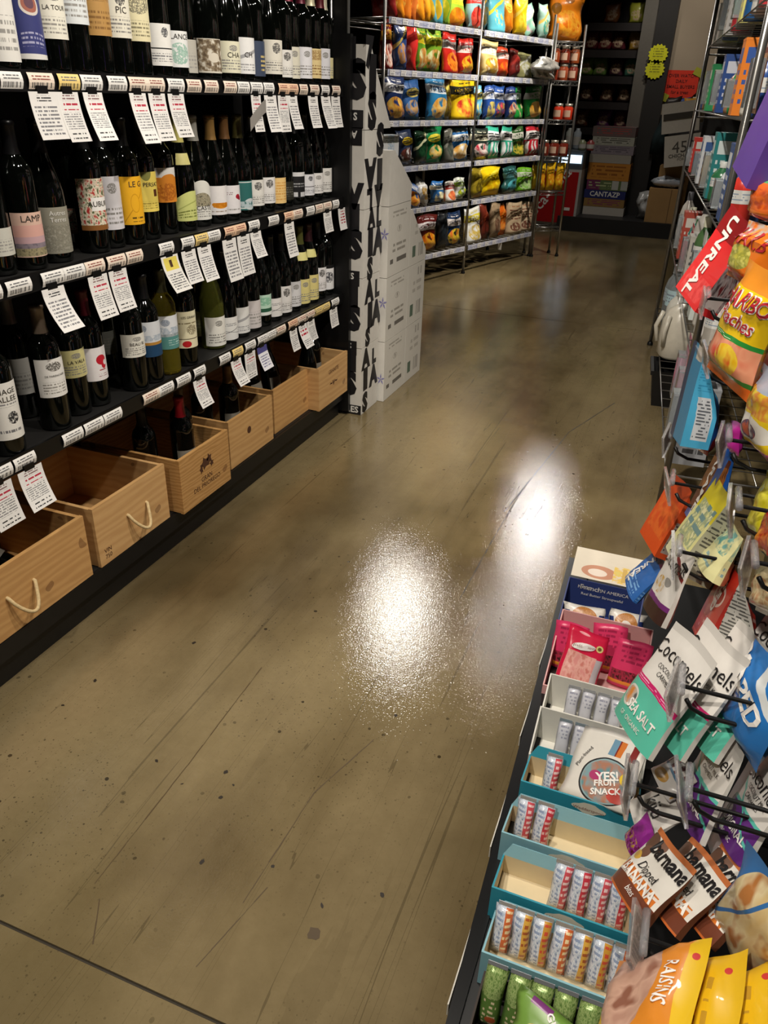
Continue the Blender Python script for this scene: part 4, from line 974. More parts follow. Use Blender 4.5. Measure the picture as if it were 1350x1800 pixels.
# ------------------------------------------------------------------ chrome wire rack with the chips
M_CHROME = mat('chrome_wire', '8e8c88', .28, 0.9); M_STRIP = pmat('price_strip', 'c9cad4', [('p', 0, 0, 1, 1, 'b4b8cc', 9.0), ('t', 0, .15, 1, .6, '6a7090', 2, 60.0)], rough=.4)
M_PTAG = pmat('rack_tag', 'e6e4e2', [('s', .1, .1, .9, .5, '55555a', 20.0), ('t', .1, .6, .9, .9, '7a6a6c', 1, 6.0)], rough=.4)
RA = Vector((-1.723, 6.21, 0)); RZ = math.atan2(.95614, .29293)
ZS = [1.68, 1.40, 1.11, .83, .55, .21]
def wire_rack(root, s0, s1, depth, zs, posts, strips=True, top=1.86, nwire=26, truss=True):
    for s in posts:
        for y in (0.0, depth):
            p = MB().tube([(s, y, 0), (s, y, top)], .0105, 10).obj('post', M_CHROME, root, True)
            MB().lathe([(.017, 0), (.017, .012), (.013, .02)], 10, c=(s, y, 0)).obj('foot', M_BLK, p, True)
    for z in zs:
        mb = MB()
        for y in (0, depth):
            mb.tube([(s0, y, z), (s1, y, z)], .004 if truss else .003, 6)
            if truss or y: mb.tube([(s0, y, z-.03), (s1, y, z-.03)], .004, 6)
        for y in (depth*.33, depth*.66): mb.tube([(s0, y, z-.004), (s1, y, z-.004)], .003, 6)
        for s in (s0, s1): mb.tube([(s, 0, z), (s, depth, z)], .004, 6); mb.tube([(s, 0, z-.03), (s, depth, z-.03)], .004, 6)
        n = nwire
        for i in range(1, n): s = s0+(s1-s0)*i/n; mb.tube([(s, 0, z+.002), (s, depth, z+.002)], .002, 4)
        if not truss: zig = [(s1, depth*i/16, z-.03*(i % 2)) for i in range(17)]
        else: zig = [(s0+(s1-s0)*i/(2*n), 0, z-.03*(i % 2)) for i in range(2*n+1)]; mb.tube(zig, .002, 4)
        sh = mb.obj('wire_shelf', M_CHROME, root, True)
        if strips:
            for a, b in zip(posts[:-1], posts[1:]):
                MB().box(((a+b)/2, -.014, z-.012), (b-a-.05, .003, .036)).obj('price_strip', M_STRIP, sh)
                m = int((b-a)/.118)
                for i in range(m):
                    if (i*7+int(z*100)) % 4 == 1: continue
                    link('price_tag', TAGME, sh, (a+.07+i*.118, -.0175, z-.012))
TAGME = MB().box((0, 0, 0), (.052, .0015, .032)).mesh('price_tag', M_PTAG)
rack = thing('wire_rack', 'long chrome wire rack of six shelves full of chip bags', 'rack', RA, RZ)
wire_rack(rack, -1.06, 1.14, .44, ZS, [-1.06, .045, 1.14])
# white clip hanging under the bottom shelf
tag(MB().box((0, 0, 0), (.03, .004, .06)).obj('shelf_clip', M_CARD), 'small white plastic clip hanging under the bottom rack shelf', 'clip').matrix_world = Matrix.Translation(RA+Vector((.29293*.60+.0, .95614*.60, .15)))
M_NAVYINK = mat('navy_print', '1c2c50', .5)
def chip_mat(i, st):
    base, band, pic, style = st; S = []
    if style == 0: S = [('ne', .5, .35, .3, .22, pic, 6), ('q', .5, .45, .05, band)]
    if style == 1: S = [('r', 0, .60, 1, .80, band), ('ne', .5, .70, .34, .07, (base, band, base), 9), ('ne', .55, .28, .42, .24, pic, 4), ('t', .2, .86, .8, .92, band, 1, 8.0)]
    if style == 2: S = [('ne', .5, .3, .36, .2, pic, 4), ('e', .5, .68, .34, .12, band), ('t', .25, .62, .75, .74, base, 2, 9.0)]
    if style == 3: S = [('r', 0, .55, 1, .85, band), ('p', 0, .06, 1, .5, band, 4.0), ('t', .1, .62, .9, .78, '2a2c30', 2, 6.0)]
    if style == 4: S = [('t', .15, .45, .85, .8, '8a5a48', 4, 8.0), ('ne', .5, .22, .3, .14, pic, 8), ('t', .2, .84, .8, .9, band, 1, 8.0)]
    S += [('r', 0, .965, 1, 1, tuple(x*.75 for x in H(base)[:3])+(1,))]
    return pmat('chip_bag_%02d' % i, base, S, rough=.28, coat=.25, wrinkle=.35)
for i, (k, s, wd, hh, st, desc) in enumerate(CHIPS):
    paper = st[3] == 4
    slim = wd < .09
    if slim: w_, t_ = .16, .065
    else: w_, t_ = min(wd*.98, .27), .075
    if slim: hh = max(hh, .26)
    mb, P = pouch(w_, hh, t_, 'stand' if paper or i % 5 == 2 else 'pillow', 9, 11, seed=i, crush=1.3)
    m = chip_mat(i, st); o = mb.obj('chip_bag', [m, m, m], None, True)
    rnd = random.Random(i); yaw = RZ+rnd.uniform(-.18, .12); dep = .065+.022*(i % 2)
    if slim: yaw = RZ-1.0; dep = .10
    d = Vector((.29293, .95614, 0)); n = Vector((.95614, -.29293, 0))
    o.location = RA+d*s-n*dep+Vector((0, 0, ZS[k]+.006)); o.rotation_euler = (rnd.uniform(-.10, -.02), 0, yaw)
    if 'red dip picture' in desc: letters('TOSTITOS', on_bag(P, w_, hh, .5, .70, .002), .048, M_BLKINK, o, bold=.03)
    if 'orange rounds' in desc: letters('TOSTITOS', on_bag(P, w_, hh, .5, .70, .002), .042, M_NAVYINK, o, bold=.03)
    if 'foot hanging' in desc: o.location -= Vector((0, 0, .0)); o.location += n*.03
    if 'silver bag standing behind' in desc: o.location -= n*.05
    if 'slumped' in desc: o.rotation_euler = (-.45, .5, yaw)
    if 'leaning' in desc: o.rotation_euler = (-.1, -.35, yaw)
    tag(o, desc, 'chip bag', 'chip bags on the wire rack')
# torn silver bag slumped over the edge of the second shelf, boxes at the left end
mb, P = pouch(.34, .15, .12, 'pillow', 14, 10, seed=91, crush=3.0)
M_SILV = mat('silver_foil', 'c4c3bc', .32, .55, var=.3, scale=26)
o = mb.obj('foil_bag', M_SILV, None, True); o.location = RA+Vector((.29293*.98, .95614*.98, 1.407))+Vector((.95614, -.29293, 0))*.01; o.rotation_euler = (.25, .06, RZ)
tag(o, 'crumpled silver foil bag slumped over the edge of the second rack shelf', 'bag')
M_BOXW = pmat('white_blue_box', 'd2d4d6', [('n', .3, 0, .7, 1, ('d2d4d6', '9ab4cc', 'd2d4d6'), 9), ('t', .1, .6, .9, .9, '8a9a8a', 3, 8.0)], rough=.5)
def rackp(s, off, z): return RA+Vector((.29293, .95614, 0))*s+Vector((.95614, -.29293, 0))*off+Vector((0, 0, z))
sv = -0.857, 0.958, 0.157, 0.097
o = MB().box((0, 0, .0), (.17, .09, .13)).obj('snack_box', [M_BOXW], None, bevel=.002); o.location = rackp(-.90, -.09, .835+.066+.062); o.rotation_euler.z = RZ
tag(o, 'white and pale blue snack box on the fourth rack shelf, leftmost', 'box')
mb, P = pouch(.2, .2, .08, 'pillow', 9, 10, seed=77); m = pmat('pretzel_bag', '6a3426', [('n', .1, .05, .9, .8, ('6a3426', 'a86a48', '4a2018'), 7)], rough=.3, coat=.3, wrinkle=.3)
o = mb.obj('snack_bag', [m, m, m], None, True); o.location = rackp(-.80, -.02, .56); o.rotation_euler = (-.05, 0, RZ)
tag(o, 'brown pretzel bag at the left end of the fifth rack shelf behind the cartons', 'bag')

# ------------------------------------------------------------------ narrow corner rack with jars
RB = RA+Vector((.29293, .95614, 0))*1.15+Vector((.022, -.02, 0)); RBZ = math.radians(35)
jr = thing('wire_rack', 'narrow chrome corner rack with sauce jars at the end of the chip rack', 'rack', RB, RBZ)
wire_rack(jr, 0, .25, .17, [1.68, 1.40, 1.11, .83, .55, .25], [0, .25], False, 1.80, 7)
def jar(label, loc, col, r=.04, h=.11, lid='b8b0a0', group='sauce jars on the corner rack'):
    t = thing('sauce_jar', label, 'jar', loc, 0, group)
    MB().lathe([(0, 0), (r*.95, 0), (r, .006), (r, h*.74), (r*.72, h*.84), (r*.72, h*.86)], 14).obj('jar_glass', mat('sauce_'+col, col, .12, Coat_Weight=.5), t, True)
    MB().lathe([(r*.78, h*.84), (r*.80, h*.86), (r*.80, h), (0, h)], 14).obj('lid', mat('lid_'+lid, lid, .3, .7), t, True)
    MB().lathe([(r*1.01, h*.18), (r*1.01, h*.6)], 10, a0=-PI*.9, a1=-PI*.3).obj('label', mat('jar_label_'+col, 'c8a890', .5), t, True)
    return t
def jp(s, dep, z): return RB+Vector((math.cos(RBZ)*s-math.sin(RBZ)*dep, math.sin(RBZ)*s+math.cos(RBZ)*dep, z))
JN = 0
for z, kind in ((1.403, 2), (1.113, 1), (.833, 3)):
    for q, s in enumerate((.035, .125, .215)):
        if kind == 1 and q == 0: continue
        for lev in range(2 if kind == 2 else 1):
            col = ['7c2c18', '8a3a1c', '6e2414', '904420'][(q+lev) % 4] if kind == 2 else ('b83018' if kind == 1 else '6a2418')
            word = ['first', 'second', 'third', 'fourth'][q]
            if kind == 2: lb = 'red-brown sauce jar, %s from the left in the %s row of the corner rack' % (word, ['lower', 'upper'][lev])
            elif kind == 1: lb = 'bright red sauce jar, %s of two on the corner rack' % ('left' if q == 1 else 'right')
            else: lb = 'white-labelled sauce jar, %s from the left on the corner rack' % word
            jar(lb, jp(s, .06, z+lev*.125), col, .041, .122)
bx = MB().box((0, 0, .04), (.22, .05, .08)).obj('snack_box', M_BOXW, None, bevel=.002); bx.location = jp(.125, .132, .833); bx.rotation_euler.z = RBZ
tag(bx, 'white box behind the white-labelled jars of the corner rack', 'box')
for q, (s, z) in enumerate([(.04, .553), (.125, .553), (.21, .553)]):
    mb, P = pouch(.082, .22, .05, 'pillow', 8, 9, seed=40+q); m = pmat('yellow_snack_%d' % q, 'dcae14', [('ne', .5, .45, .4, .3, ('dcae14', 'd87818', 'f0d840'), 5)], rough=.3, coat=.2, wrinkle=.3)
    o = mb.obj('snack_bag', [m, m, m], None, True); o.location = jp(s, .06, z+.004); o.rotation_euler = (-.05, 0, RBZ)
    tag(o, 'yellow and orange snack bag, %s of three on the corner rack' % ['left', 'middle', 'right'][q], 'bag', 'yellow bags on the corner rack')
# big orange bag standing on top of the corner rack
mb, P = pouch(.29, .34, .10, 'pillow', 12, 12, seed=5, crush=1.2)
m = pmat('orange_big_bag', 'e8851c', [('e', .2, .62, .14, .12, '8a5a18'), ('e', .55, .82, .14, .1, '9a5a18'), ('ne', .55, .35, .4, .25, ('e8851c', 'f0a830', 'd86c10'), 5)], rough=.28, coat=.3, wrinkle=.4)
o = mb.obj('chip_bag', [m, m, m], None, True); o.location = jp(.10, .10, 1.688); o.rotation_euler = (-.08, .10, RBZ-.1)
tag(o, 'big orange chip bag standing on top of the corner rack', 'chip bag')

# ------------------------------------------------------------------ the back of the shop
M_PLINTH = mat('dark_plinth', '1b1a1a', .5, var=.25, scale=8)
pl = (-1.311, 9.250, -0.017)
struct('wall_back', MB().box((-1.5, 10.6, 1.8), (10.6, .1, 3.65)), M_WALL)
struct('trim_1', MB().box((-0.80, 9.66, .075), (1.30, 1.28, .15)), M_PLINTH, bevel=.01)
# pillars: pale strip, dark pillar, beige wall panel above a dark dado
M_GREY = mat('grey_strip', '5f5b54', .6); M_PIL = mat('charcoal_pillar', '232120', .6); M_BEIGE = mat('beige_wall', 'a2937f', .8, var=.06, scale=3)
struct('trim_2', MB().box((-.86, 9.62, 1.5), (.15, .10, 2.7)), M_GREY)
struct('trim_3', MB().box((-.70, 9.60, 1.62), (.19, .14, 2.95)), M_PIL)
struct('wall_alcove', MB().box((-.36, 9.72, 2.15), (.55, .08, 2.0)), M_BEIGE)
struct('wall_dado', MB().box((-.36, 9.72, .65), (.55, .08, 1.0)), M_PIL)
struct('trim_4', MB().box((-.07, 9.66, 1.8), (.10, .2, 3.4)), M_PIL)
def star(label, c, r, n=16):
    t = thing('price_star', label, 'price star', c, 0, 'yellow price stars')
    b = MB(); v = []
    for s in (-.0015, .0015):
        for q in range(2*n):
            rr = r*(1 if q % 2 else .84); v.append((rr*math.cos(q*PI/n), s, rr*.92*math.sin(q*PI/n)))
    b.v = v; N = 2*n
    b.f = [tuple(range(N)), tuple(reversed(range(N, 2*N)))]+[(q, q+N, (q+1) % N+N, (q+1) % N) for q in range(N)]
    b.mi = [0]*len(b.f); b.uv = [[(.5+v[i][0]/r/2, .5+v[i][2]/r/2) for i in f] for f in b.f]
    b.obj('paper_star', pmat('neon_yellow', 'd2d21c', [('t', .25, .3, .75, .75, '8a8a18', 4, 9.0)], rough=.6), t)
star('yellow starburst price sign on the dark pillar, upper of two', (-0.726, 9.520, 1.696), .10)
star('yellow starburst price sign on the dark pillar, lower of two', (-0.734, 9.520, 1.560), .10)
sg = thing('wall_sign', 'red paper sign with dark lettering taped to the beige wall', 'sign', (-0.458, 9.660, 1.437))
b = MB(); w2, h2, c2 = .165, .125, .05; P8 = [(-w2+c2*.3, -h2), (w2-c2, -h2), (w2, -h2+c2), (w2, h2-c2), (w2-c2, h2), (-w2, h2), (-w2, -h2+c2)]
b.v = [(x, 0, z) for x, z in P8]+[(x, .003, z) for x, z in P8]; b.f = [tuple(range(7)), tuple(reversed(range(7, 14)))]; b.mi = [0, 0]; b.uv = [[(x/w2/2+.5, z/h2/2+.5) for x, z in P8]]*2
b.obj('paper', mat('red_paper', 'd8321a', .6), sg)
for q, tx in enumerate(('OVER WATCH', 'DAILY', 'SMALL BUYERS', 'for a treat')):
    letters(tx, on_plane((0.0, -.002, .075-.05*q), (1, 0, 0), (0, 0, 1)), .042, mat('sign_ink', '5a1410', .6), sg, bold=.01)
for sx, sz in ((.15, .11), (-.15, -.12)):
    MB().box((sx, -.004, sz), (.09, .003, .07), R=Matrix.Rotation(.4, 3, 'Y')).obj('tape', mat('lime_tape', 'a8a834', .5), sg)
# cartons by the wall
def carton(label, box, depth, m, rz=0.0, tilt=0.0, open_=False, name='carton', inner=None):
    x, Y, z, w_, h_ = box
    t = thing(name, label, 'carton', (x, Y+depth/2, z-h_/2), 0); t.rotation_euler = (0, tilt, rz)
    if not open_:
        MB().box((0, 0, h_/2), (w_, depth, h_)).obj('body', m, t, bevel=.003)
    else:
        th = .006
        for c, s in (((0, -depth/2+th/2, h_/2), (w_, th, h_)), ((0, depth/2-th/2, h_/2), (w_, th, h_)), ((-w_/2+th/2, 0, h_/2), (th, depth-2*th, h_)), ((w_/2-th/2, 0, h_/2), (th, depth-2*th, h_)), ((0, 0, th/2), (w_-2*th, depth-2*th, th))):
            MB().box(c, s).obj('panel', m, t)
    return t
M_KRAFT = mat('kraft_board', 'a07c4c', .7, var=.1, scale=6); M_CARTW = mat('white_board', 'bdb6aa', .6)
t = carton('white carton printed 4505 CHICHARRONES under the open box', (-0.276, 9.050, 0.850, 0.344, 0.287), .25, M_CARTW, tilt=-.16)
cw = -0.276, 9.050, 0.850, 0.344, 0.287
letters('4505', on_plane((.05, -.1262, cw[4]*.60), (1, 0, 0), (0, 0, 1)), .15, mat('grey_print', '4a4640', .6), t)
letters('CHICHARRONES', on_plane((.05, -.1262, cw[4]*.34), (1, 0, 0), (0, 0, 1)), .048, mat('grey_print', '4a4640', .6), t, bold=.02)
letters('PORK RINDS', on_plane((.05, -.1262, cw[4]*.22), (1, 0, 0), (0, 0, 1)), .034, mat('grey_print', '4a4640', .6), t)
t = carton('open white carton holding snack packs on top of the printed one', (-0.353, 9.050, 1.145, 0.351, 0.273), .25, M_CARTW, tilt=-.16, open_=True)
MB().box((.0, -.128, .15), (.32, .004, .055)).obj('hand_slot', mat('slot_dark', '3a342c', .8), t)
for q, (px, py, col, lb) in enumerate([(1186, 182, '3a3230', 'dark brown snack pack sticking out of the open carton'), (1200, 184, '3a5aa0', 'blue snack pack sticking out of the open carton'), (1210, 176, 'd89a30', 'orange snack pack sticking out of the open carton'), (1222, 178, 'd8cdb4', 'cream snack pack sticking out of the open carton')]):
    mb, P = pouch(.15, .20, .05, 'pillow', 7, 8, seed=60+q); m = mat('pack_'+col, col, .4)
    o = mb.obj('snack_pack', [m, m, m], None, True); o.location = ((-0.344, 9.120, 1.173)[0]-.10+.07*q, 9.13+.02*(q % 2), (-0.344, 9.120, 1.173)[2]-.06); o.rotation_euler = (.1, -.2+.1*q, .2)
    tag(o, lb, 'snack pack', 'packs in the open carton')
TB = (-0.340, 9.220, 0.434, 0.304, 0.509)
carton('tall brown cardboard box standing at the back', (TB[0], 9.22, (.152+TB[2]+TB[4]/2)/2, TB[3], TB[2]+TB[4]/2-.152), .26, M_KRAFT)
bw = -0.374, 9.200, 0.324, 0.307, 0.316
bt = bw[2]+bw[4]/2; bw = (bw[0], 9.205, (.152+bt)/2, bw[3], bt-.152)
bw = (bw[0]-.02, 9.205)+bw[2:]
t = carton('lower brown cardboard box with a folded flap in front of the tall one', (bw[0], 9.06, bw[2], bw[3], bw[4]), .15, M_KRAFT)
MB().box((bw[3]*.22, -.077, bw[4]/2), (.004, .003, bw[4])).obj('flap_edge', mat('kraft_dark', '6e5230', .7), t)
mb, P = pouch(.30, .13, .09, 'pillow', 9, 7, seed=70, crush=2); m = pmat('grey_pack', 'b8bac0', [('n', 0, .1, 1, .4, ('4a5460', 'b8bac0', '7a90a0'), 6)], rough=.3)
o = mb.obj('foil_pack', [m, m, m], None, True); o.location = (bw[0], 9.10, bw[2]+bw[4]/2+.045); o.rotation_euler = (-1.3, 0, 0)
tag(o, 'silver-grey pack lying on the lower cardboard box', 'pack')
mb, P = pouch(.17, .27, .14, 'pillow', 8, 9, seed=71, crush=2.5)
o = mb.obj('plastic_bag', mat('translucent_white', 'a8a8a6', .25), None, True); o.location = (-0.572, 9.300, 0.223); o.location.z = .152
tag(o, 'translucent white plastic bag standing on the dark plinth', 'bag')
mb, P = pouch(.15, .50, .10, 'pillow', 8, 10, seed=72, crush=2)
o = mb.obj('cloth_bag', mat('dark_teal_cloth', '14282c', .8), None, True); o.location = (-0.577, 9.500, 0.772); o.rotation_euler = (0, .12, 0)
tag(o, 'dark teal cloth bag hanging below the beige wall', 'bag')
hk = MB().box((0, -.03, .52), (.06, .08, .015)).obj('hanger', M_BLK, o)
# red drinks cooler
cl = -1.505, 9.050, 0.323, 0.446, 0.593
ck = thing('drinks_cooler', 'red drinks cooler with a white border and grey lit top behind the corner rack', 'cooler', (cl[0], 9.05, 0))
ch_ = cl[4]-.03; cw_ = cl[3]+.04
MB().box((0, .28, .05+ch_/2), (cw_, .55, ch_)).obj('cabinet', mat('cooler_white', 'a8a6a2', .4), ck, bevel=.02)
MB().box((0, -.001, .05+ch_/2), (cw_-.05, .012, ch_-.05)).obj('red_panel', mat('cooler_red', 'a50b14', .35), ck, bevel=.02)
MB().box((0, .28, .05+ch_+.09), (cw_, .55, .18)).obj('top_housing', mat('cooler_grey', '4c5256', .4), ck, bevel=.02)
g = G('lit_display'); g.set(**{'Base Color': H('cfe4f0'), 'Emission Color': H('cfe8ff'), 'Emission Strength': 1.6}); MB().box((cw_*.22, -.004, .05+ch_+.10), (.24, .01, .08)).obj('lit_display', g.m, ck)
MB().box((0, .28, .025), (cw_-.06, .5, .05)).obj('base', M_BLK, ck)
letters('Coca-Cola', on_plane((-.10, -.009, .33), (.6, 0, .8), (-.8, 0, .6)), .16, M_WHTINK, ck, bold=.01)
MB().box((.14, -.008, .22), (.06, .004, .03)).obj('badge', M_WHTINK, ck)
for q, (px, h_, col, lb) in enumerate([(1004, .2, 'b8bcb4', 'tall pale bottle on the cooler, left of two'), (1013, .2, 'a8b0b8', 'tall pale bottle on the cooler, right of two'), (1002, .1, '8a9070', 'short green can on the cooler'), (1016, .1, '9a4a48', 'short red can on the cooler')]):
    x_, _, _ = (-1.390, 9.200, 0.801)
    t = thing('drink_can', lb, 'drink', (cl[0]+.02+.085*q, 9.2+(.15 if q < 2 else 0), .05+ch_+.182), 0, 'drinks on the cooler')
    MB().lathe([(0, 0), (.036, 0), (.04, .01), (.04, h_*.8), (.02, h_*.92), (.02, h_), (0, h_)], 14).obj('can_body', mat('drink_'+col, col, .3), t, True)
    MB().lathe([(.041, h_*.2), (.041, h_*.6)], 14).obj('wrap', mat('wrap_'+col, 'c8c4bc', .5), t, True)
# dim snack display beyond, with its stacked cartons
DY = 9.62
ds = thing('snack_display', 'dark snack display stand in shade at the back wall', 'display stand', (-1.22, DY+.2, .0))
MB().box((0, .19, 1.40), (.72, .03, 2.2)).obj('back', M_BLK, ds)
for s in (-.36, .36): MB().box((s, .0, 1.40), (.03, .40, 2.2)).obj('side', M_BLK, ds)
DZ = [(-1.220, 9.620, 1.972)[2], (-1.179, 9.620, 1.731)[2], (-1.139, 9.620, 1.493)[2], (-1.099, 9.620, 1.250)[2], (-1.057, 9.620, 1.000)[2]]
for q, z in enumerate(DZ):
    sh = MB().box((0, 0, z-.015), (.69, .38, .02)).obj('shelf', M_BLK, ds)
    MB().box((0, -.195, z-.035), (.69, .008, .07)).obj('shelf_front', mat('display_front', '1c1718', .5), sh)
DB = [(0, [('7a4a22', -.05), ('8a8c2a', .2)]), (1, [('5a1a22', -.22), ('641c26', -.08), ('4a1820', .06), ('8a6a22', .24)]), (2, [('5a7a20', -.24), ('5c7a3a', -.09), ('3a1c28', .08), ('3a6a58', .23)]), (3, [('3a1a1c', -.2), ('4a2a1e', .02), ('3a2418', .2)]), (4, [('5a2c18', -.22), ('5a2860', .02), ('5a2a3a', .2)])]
nn = 0
SN = ['top', 'second', 'third', 'fourth', 'lowest']
for row, L in DB:
    for q, (col, dx) in enumerate(L):
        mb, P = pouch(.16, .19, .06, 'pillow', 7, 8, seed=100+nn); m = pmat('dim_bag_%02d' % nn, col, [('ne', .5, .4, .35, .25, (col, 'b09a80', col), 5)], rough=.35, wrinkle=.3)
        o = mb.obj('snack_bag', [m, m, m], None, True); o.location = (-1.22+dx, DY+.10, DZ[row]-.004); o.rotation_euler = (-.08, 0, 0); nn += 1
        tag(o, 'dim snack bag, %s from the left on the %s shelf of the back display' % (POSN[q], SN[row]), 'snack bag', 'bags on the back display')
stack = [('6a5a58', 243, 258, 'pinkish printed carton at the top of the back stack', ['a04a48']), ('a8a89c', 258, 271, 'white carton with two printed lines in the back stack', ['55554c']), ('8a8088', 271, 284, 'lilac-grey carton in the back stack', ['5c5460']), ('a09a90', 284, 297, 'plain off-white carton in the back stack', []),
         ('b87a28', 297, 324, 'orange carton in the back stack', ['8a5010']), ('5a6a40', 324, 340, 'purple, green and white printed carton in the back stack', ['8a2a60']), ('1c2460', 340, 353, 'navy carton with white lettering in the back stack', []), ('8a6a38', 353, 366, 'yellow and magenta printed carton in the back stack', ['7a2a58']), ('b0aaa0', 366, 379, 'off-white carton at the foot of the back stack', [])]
zz = .152
hs = [.095, .085, .085, .085, .17, .10, .085, .085, .085]
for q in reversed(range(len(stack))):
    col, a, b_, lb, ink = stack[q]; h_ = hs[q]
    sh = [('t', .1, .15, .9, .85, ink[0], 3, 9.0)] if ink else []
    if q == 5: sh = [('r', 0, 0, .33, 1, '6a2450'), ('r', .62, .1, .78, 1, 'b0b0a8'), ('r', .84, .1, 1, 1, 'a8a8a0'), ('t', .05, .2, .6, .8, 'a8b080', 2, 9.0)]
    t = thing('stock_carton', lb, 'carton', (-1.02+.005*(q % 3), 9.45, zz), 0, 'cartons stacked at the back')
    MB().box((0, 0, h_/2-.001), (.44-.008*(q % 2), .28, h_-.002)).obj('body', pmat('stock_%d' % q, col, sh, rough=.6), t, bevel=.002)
    if q == 6: letters('CANTAZP', on_plane((0, -.1412, h_/2), (1, 0, 0), (0, 0, 1)), .07, M_WHTINK, t, bold=.02)
    zz += h_
# dark glass door beside the display, mirroring the lamps
struct('door_1', MB().box((-1.85, 9.9, 1.25), (.5, .03, 2.3)), mat('dark_door_glass', '0c100e', .05, Coat_Weight=.6))

# ------------------------------------------------------------------ snack gondola on the right
ZT = 0.135
sn = thing('snack_gondola', 'black snack gondola with a bottom tray and hook panel along the right side', 'gondola', (0.2, 1.2, 0))
sl = lambda c: (c[0]-.2, c[1]-1.2, c[2])
def tray_poly(y0, y1, x0a, x0b, x1, z0, z1):
    mb = MB(); a, b, c, d = (x0a, y0), (x0b, y1), (x1, y1), (x1, y0)
    T = [sl((p[0], p[1], z1)) for p in (a, d, c, b)]; B_ = [sl((p[0], p[1], z0)) for p in (a, b, c, d)]
    mb.quad(T); mb.quad(B_)
    for p, q in ((a, d), (d, c), (c, b), (b, a)): mb.quad([sl((p[0], p[1], z0)), sl((q[0], q[1], z0)), sl((q[0], q[1], z1)), sl((p[0], p[1], z1))])
    return mb
tr = tray_poly(.25, 1.93, -.092, -.150, .50, ZT-.02, ZT-.001).obj('tray_shelf', M_BLK, sn)
tray_poly(.25, 1.93, -.066, -.124, .50, .0, ZT-.02).obj('base', M_BLK, sn)
ed = tray_poly(.25, 1.93, -.097, -.155, -.092, ZT-.028, ZT+.006); ed.obj('tray_lip', M_RAIL, tr)
M_TICK = mat('ticket_white', 'c8c4ba', .5)
for y in (.42, .70, .98, 1.26, 1.50):
    xx = -.0985-.0345*(y-.25)/1.68*1.68
    MB().box(sl((-.0985-.0345*(y-.25), y, ZT-.012)), (.002, .13, .026)).obj('ticket_strip', M_TICK, tr)
MB().box(sl((.53, 1.3, 0.8)), (.02, 2.1, 1.6)).obj('back_panel', M_BLK, sn)
gr = MB()
for i in range(22): gr.tube([sl((.505, .28+.1*i, .16)), sl((.505, .28+.1*i, 1.58))], .003, 5)
for i in range(15): gr.tube([sl((.50, .25, .18+.1*i)), sl((.50, 2.35, .18+.1*i))], .003, 5)
gr.obj('wire_grid', M_BLK, sn)
for y in (.27, 1.3, 2.33): MB().box(sl((.49, y, .8)), (.03, .03, 1.6)).obj('upright', M_BLK, sn)

# ------------------------------------------------------------------ open display boxes on the tray
M_TEAL = mat('teal_board', '2f93a8', .5, var=.04); M_TEALL = mat('pale_teal_board', '86b6c2', .5, var=.04); M_CREAM = mat('cream_board', 'd9c9a4', .6, var=.04); M_WBOX = mat('white_box_board', 'd8d6cd', .55, var=.03)
def display_box(label, x0, x1, y0, y1, hn, hf, mo, mi, flap=0.0, mflap=None, logo=None, group='open display boxes on the tray', rz=0.0):
    cx, cy = (x0+x1)/2, (y0+y1)/2; w_, d_ = x1-x0, y1-y0; th = .003
    t = thing('display_box', label, 'box', (cx, cy, ZT), rz, group)
    nw = MB().box((0, -d_/2+th/2, hn/2), (w_, th, hn), face_mi={'+y': 1}).obj('near_wall', [mo, mi], t)
    MB().box((0, d_/2-th/2, hf/2), (w_, th, hf), face_mi={'-y': 1}).obj('far_wall', [mo, mi], t)
    for s in (-1, 1):
        b = MB(); x = s*(w_/2-th/2); a = -d_/2+th; c = d_/2-th
        for xx in (x-th/2, x+th/2): b.quad([(xx, a, 0), (xx, c, 0), (xx, c, hf), (xx, a, hn)], None, 1 if (xx-x)*s < 0 else 0)
        b.quad([(x-th/2, a, hn), (x+th/2, a, hn), (x+th/2, c, hf), (x-th/2, c, hf)])
        b.obj('side_wall', [mo, mi], t)
    MB().box((0, 0, th/2), (w_-2*th, d_-2*th, th)).obj('floor_board', mi, t)
    if flap:
        fl_ = MB(); o0 = d_/2-th
        fl_.quad([(-w_/2, o0, hf), (w_/2, o0, hf), (w_/2-.012, o0+flap*.35, hf+flap), (-w_/2+.012, o0+flap*.35, hf+flap)])
        o = fl_.obj('lid_flap', mflap or mo, t); so = o.modifiers.new('th', 'SOLIDIFY'); so.thickness = .002
    if logo:
        lp = MB(); n = 20; zc = hn*.78
        lp.v = [(logo+(.030*math.cos(q*2*PI/n)), -d_/2-.0012, zc+.011*math.sin(q*2*PI/n)*(1.15 if abs(math.cos(q*2*PI/n)) < .5 else .8)) for q in range(n)]
        lp.f = [tuple(range(n))]; lp.mi = [0]; lp.uv = [[(.5, .5)]*n]; pq = lp.obj('logo_plaque', mat('logo_cream', 'e6ddc8', .5), nw)
        letters('Wedderspoon', on_plane((logo, -d_/2-.002, zc-.002), (1, 0, 0), (0, 0, 1)), .0090, mat('logo_rust', '8a5a4a', .5), nw)
    return t
def wrapped_bar(label, x, y, z, w_, d_, h_, m, group, tilt=0.0):
    t = thing('wrapped_bar', label, 'candy bar', (x, y, z), 0, group); t.rotation_euler = (tilt, 0, 0)
    mb, P = pouch(w_, h_, d_, 'pillow', 6, 8, seed=int(x*1e4) % 97, crush=.5); o = mb.obj('wrapper', [m, m, m], t, True)
    MB().box((0, 0, h_+.002), (w_*.9, .0012, .006)).obj('crimp', mat('foil_crimp', 'c8ccd2', .25, .7), t)
    return t
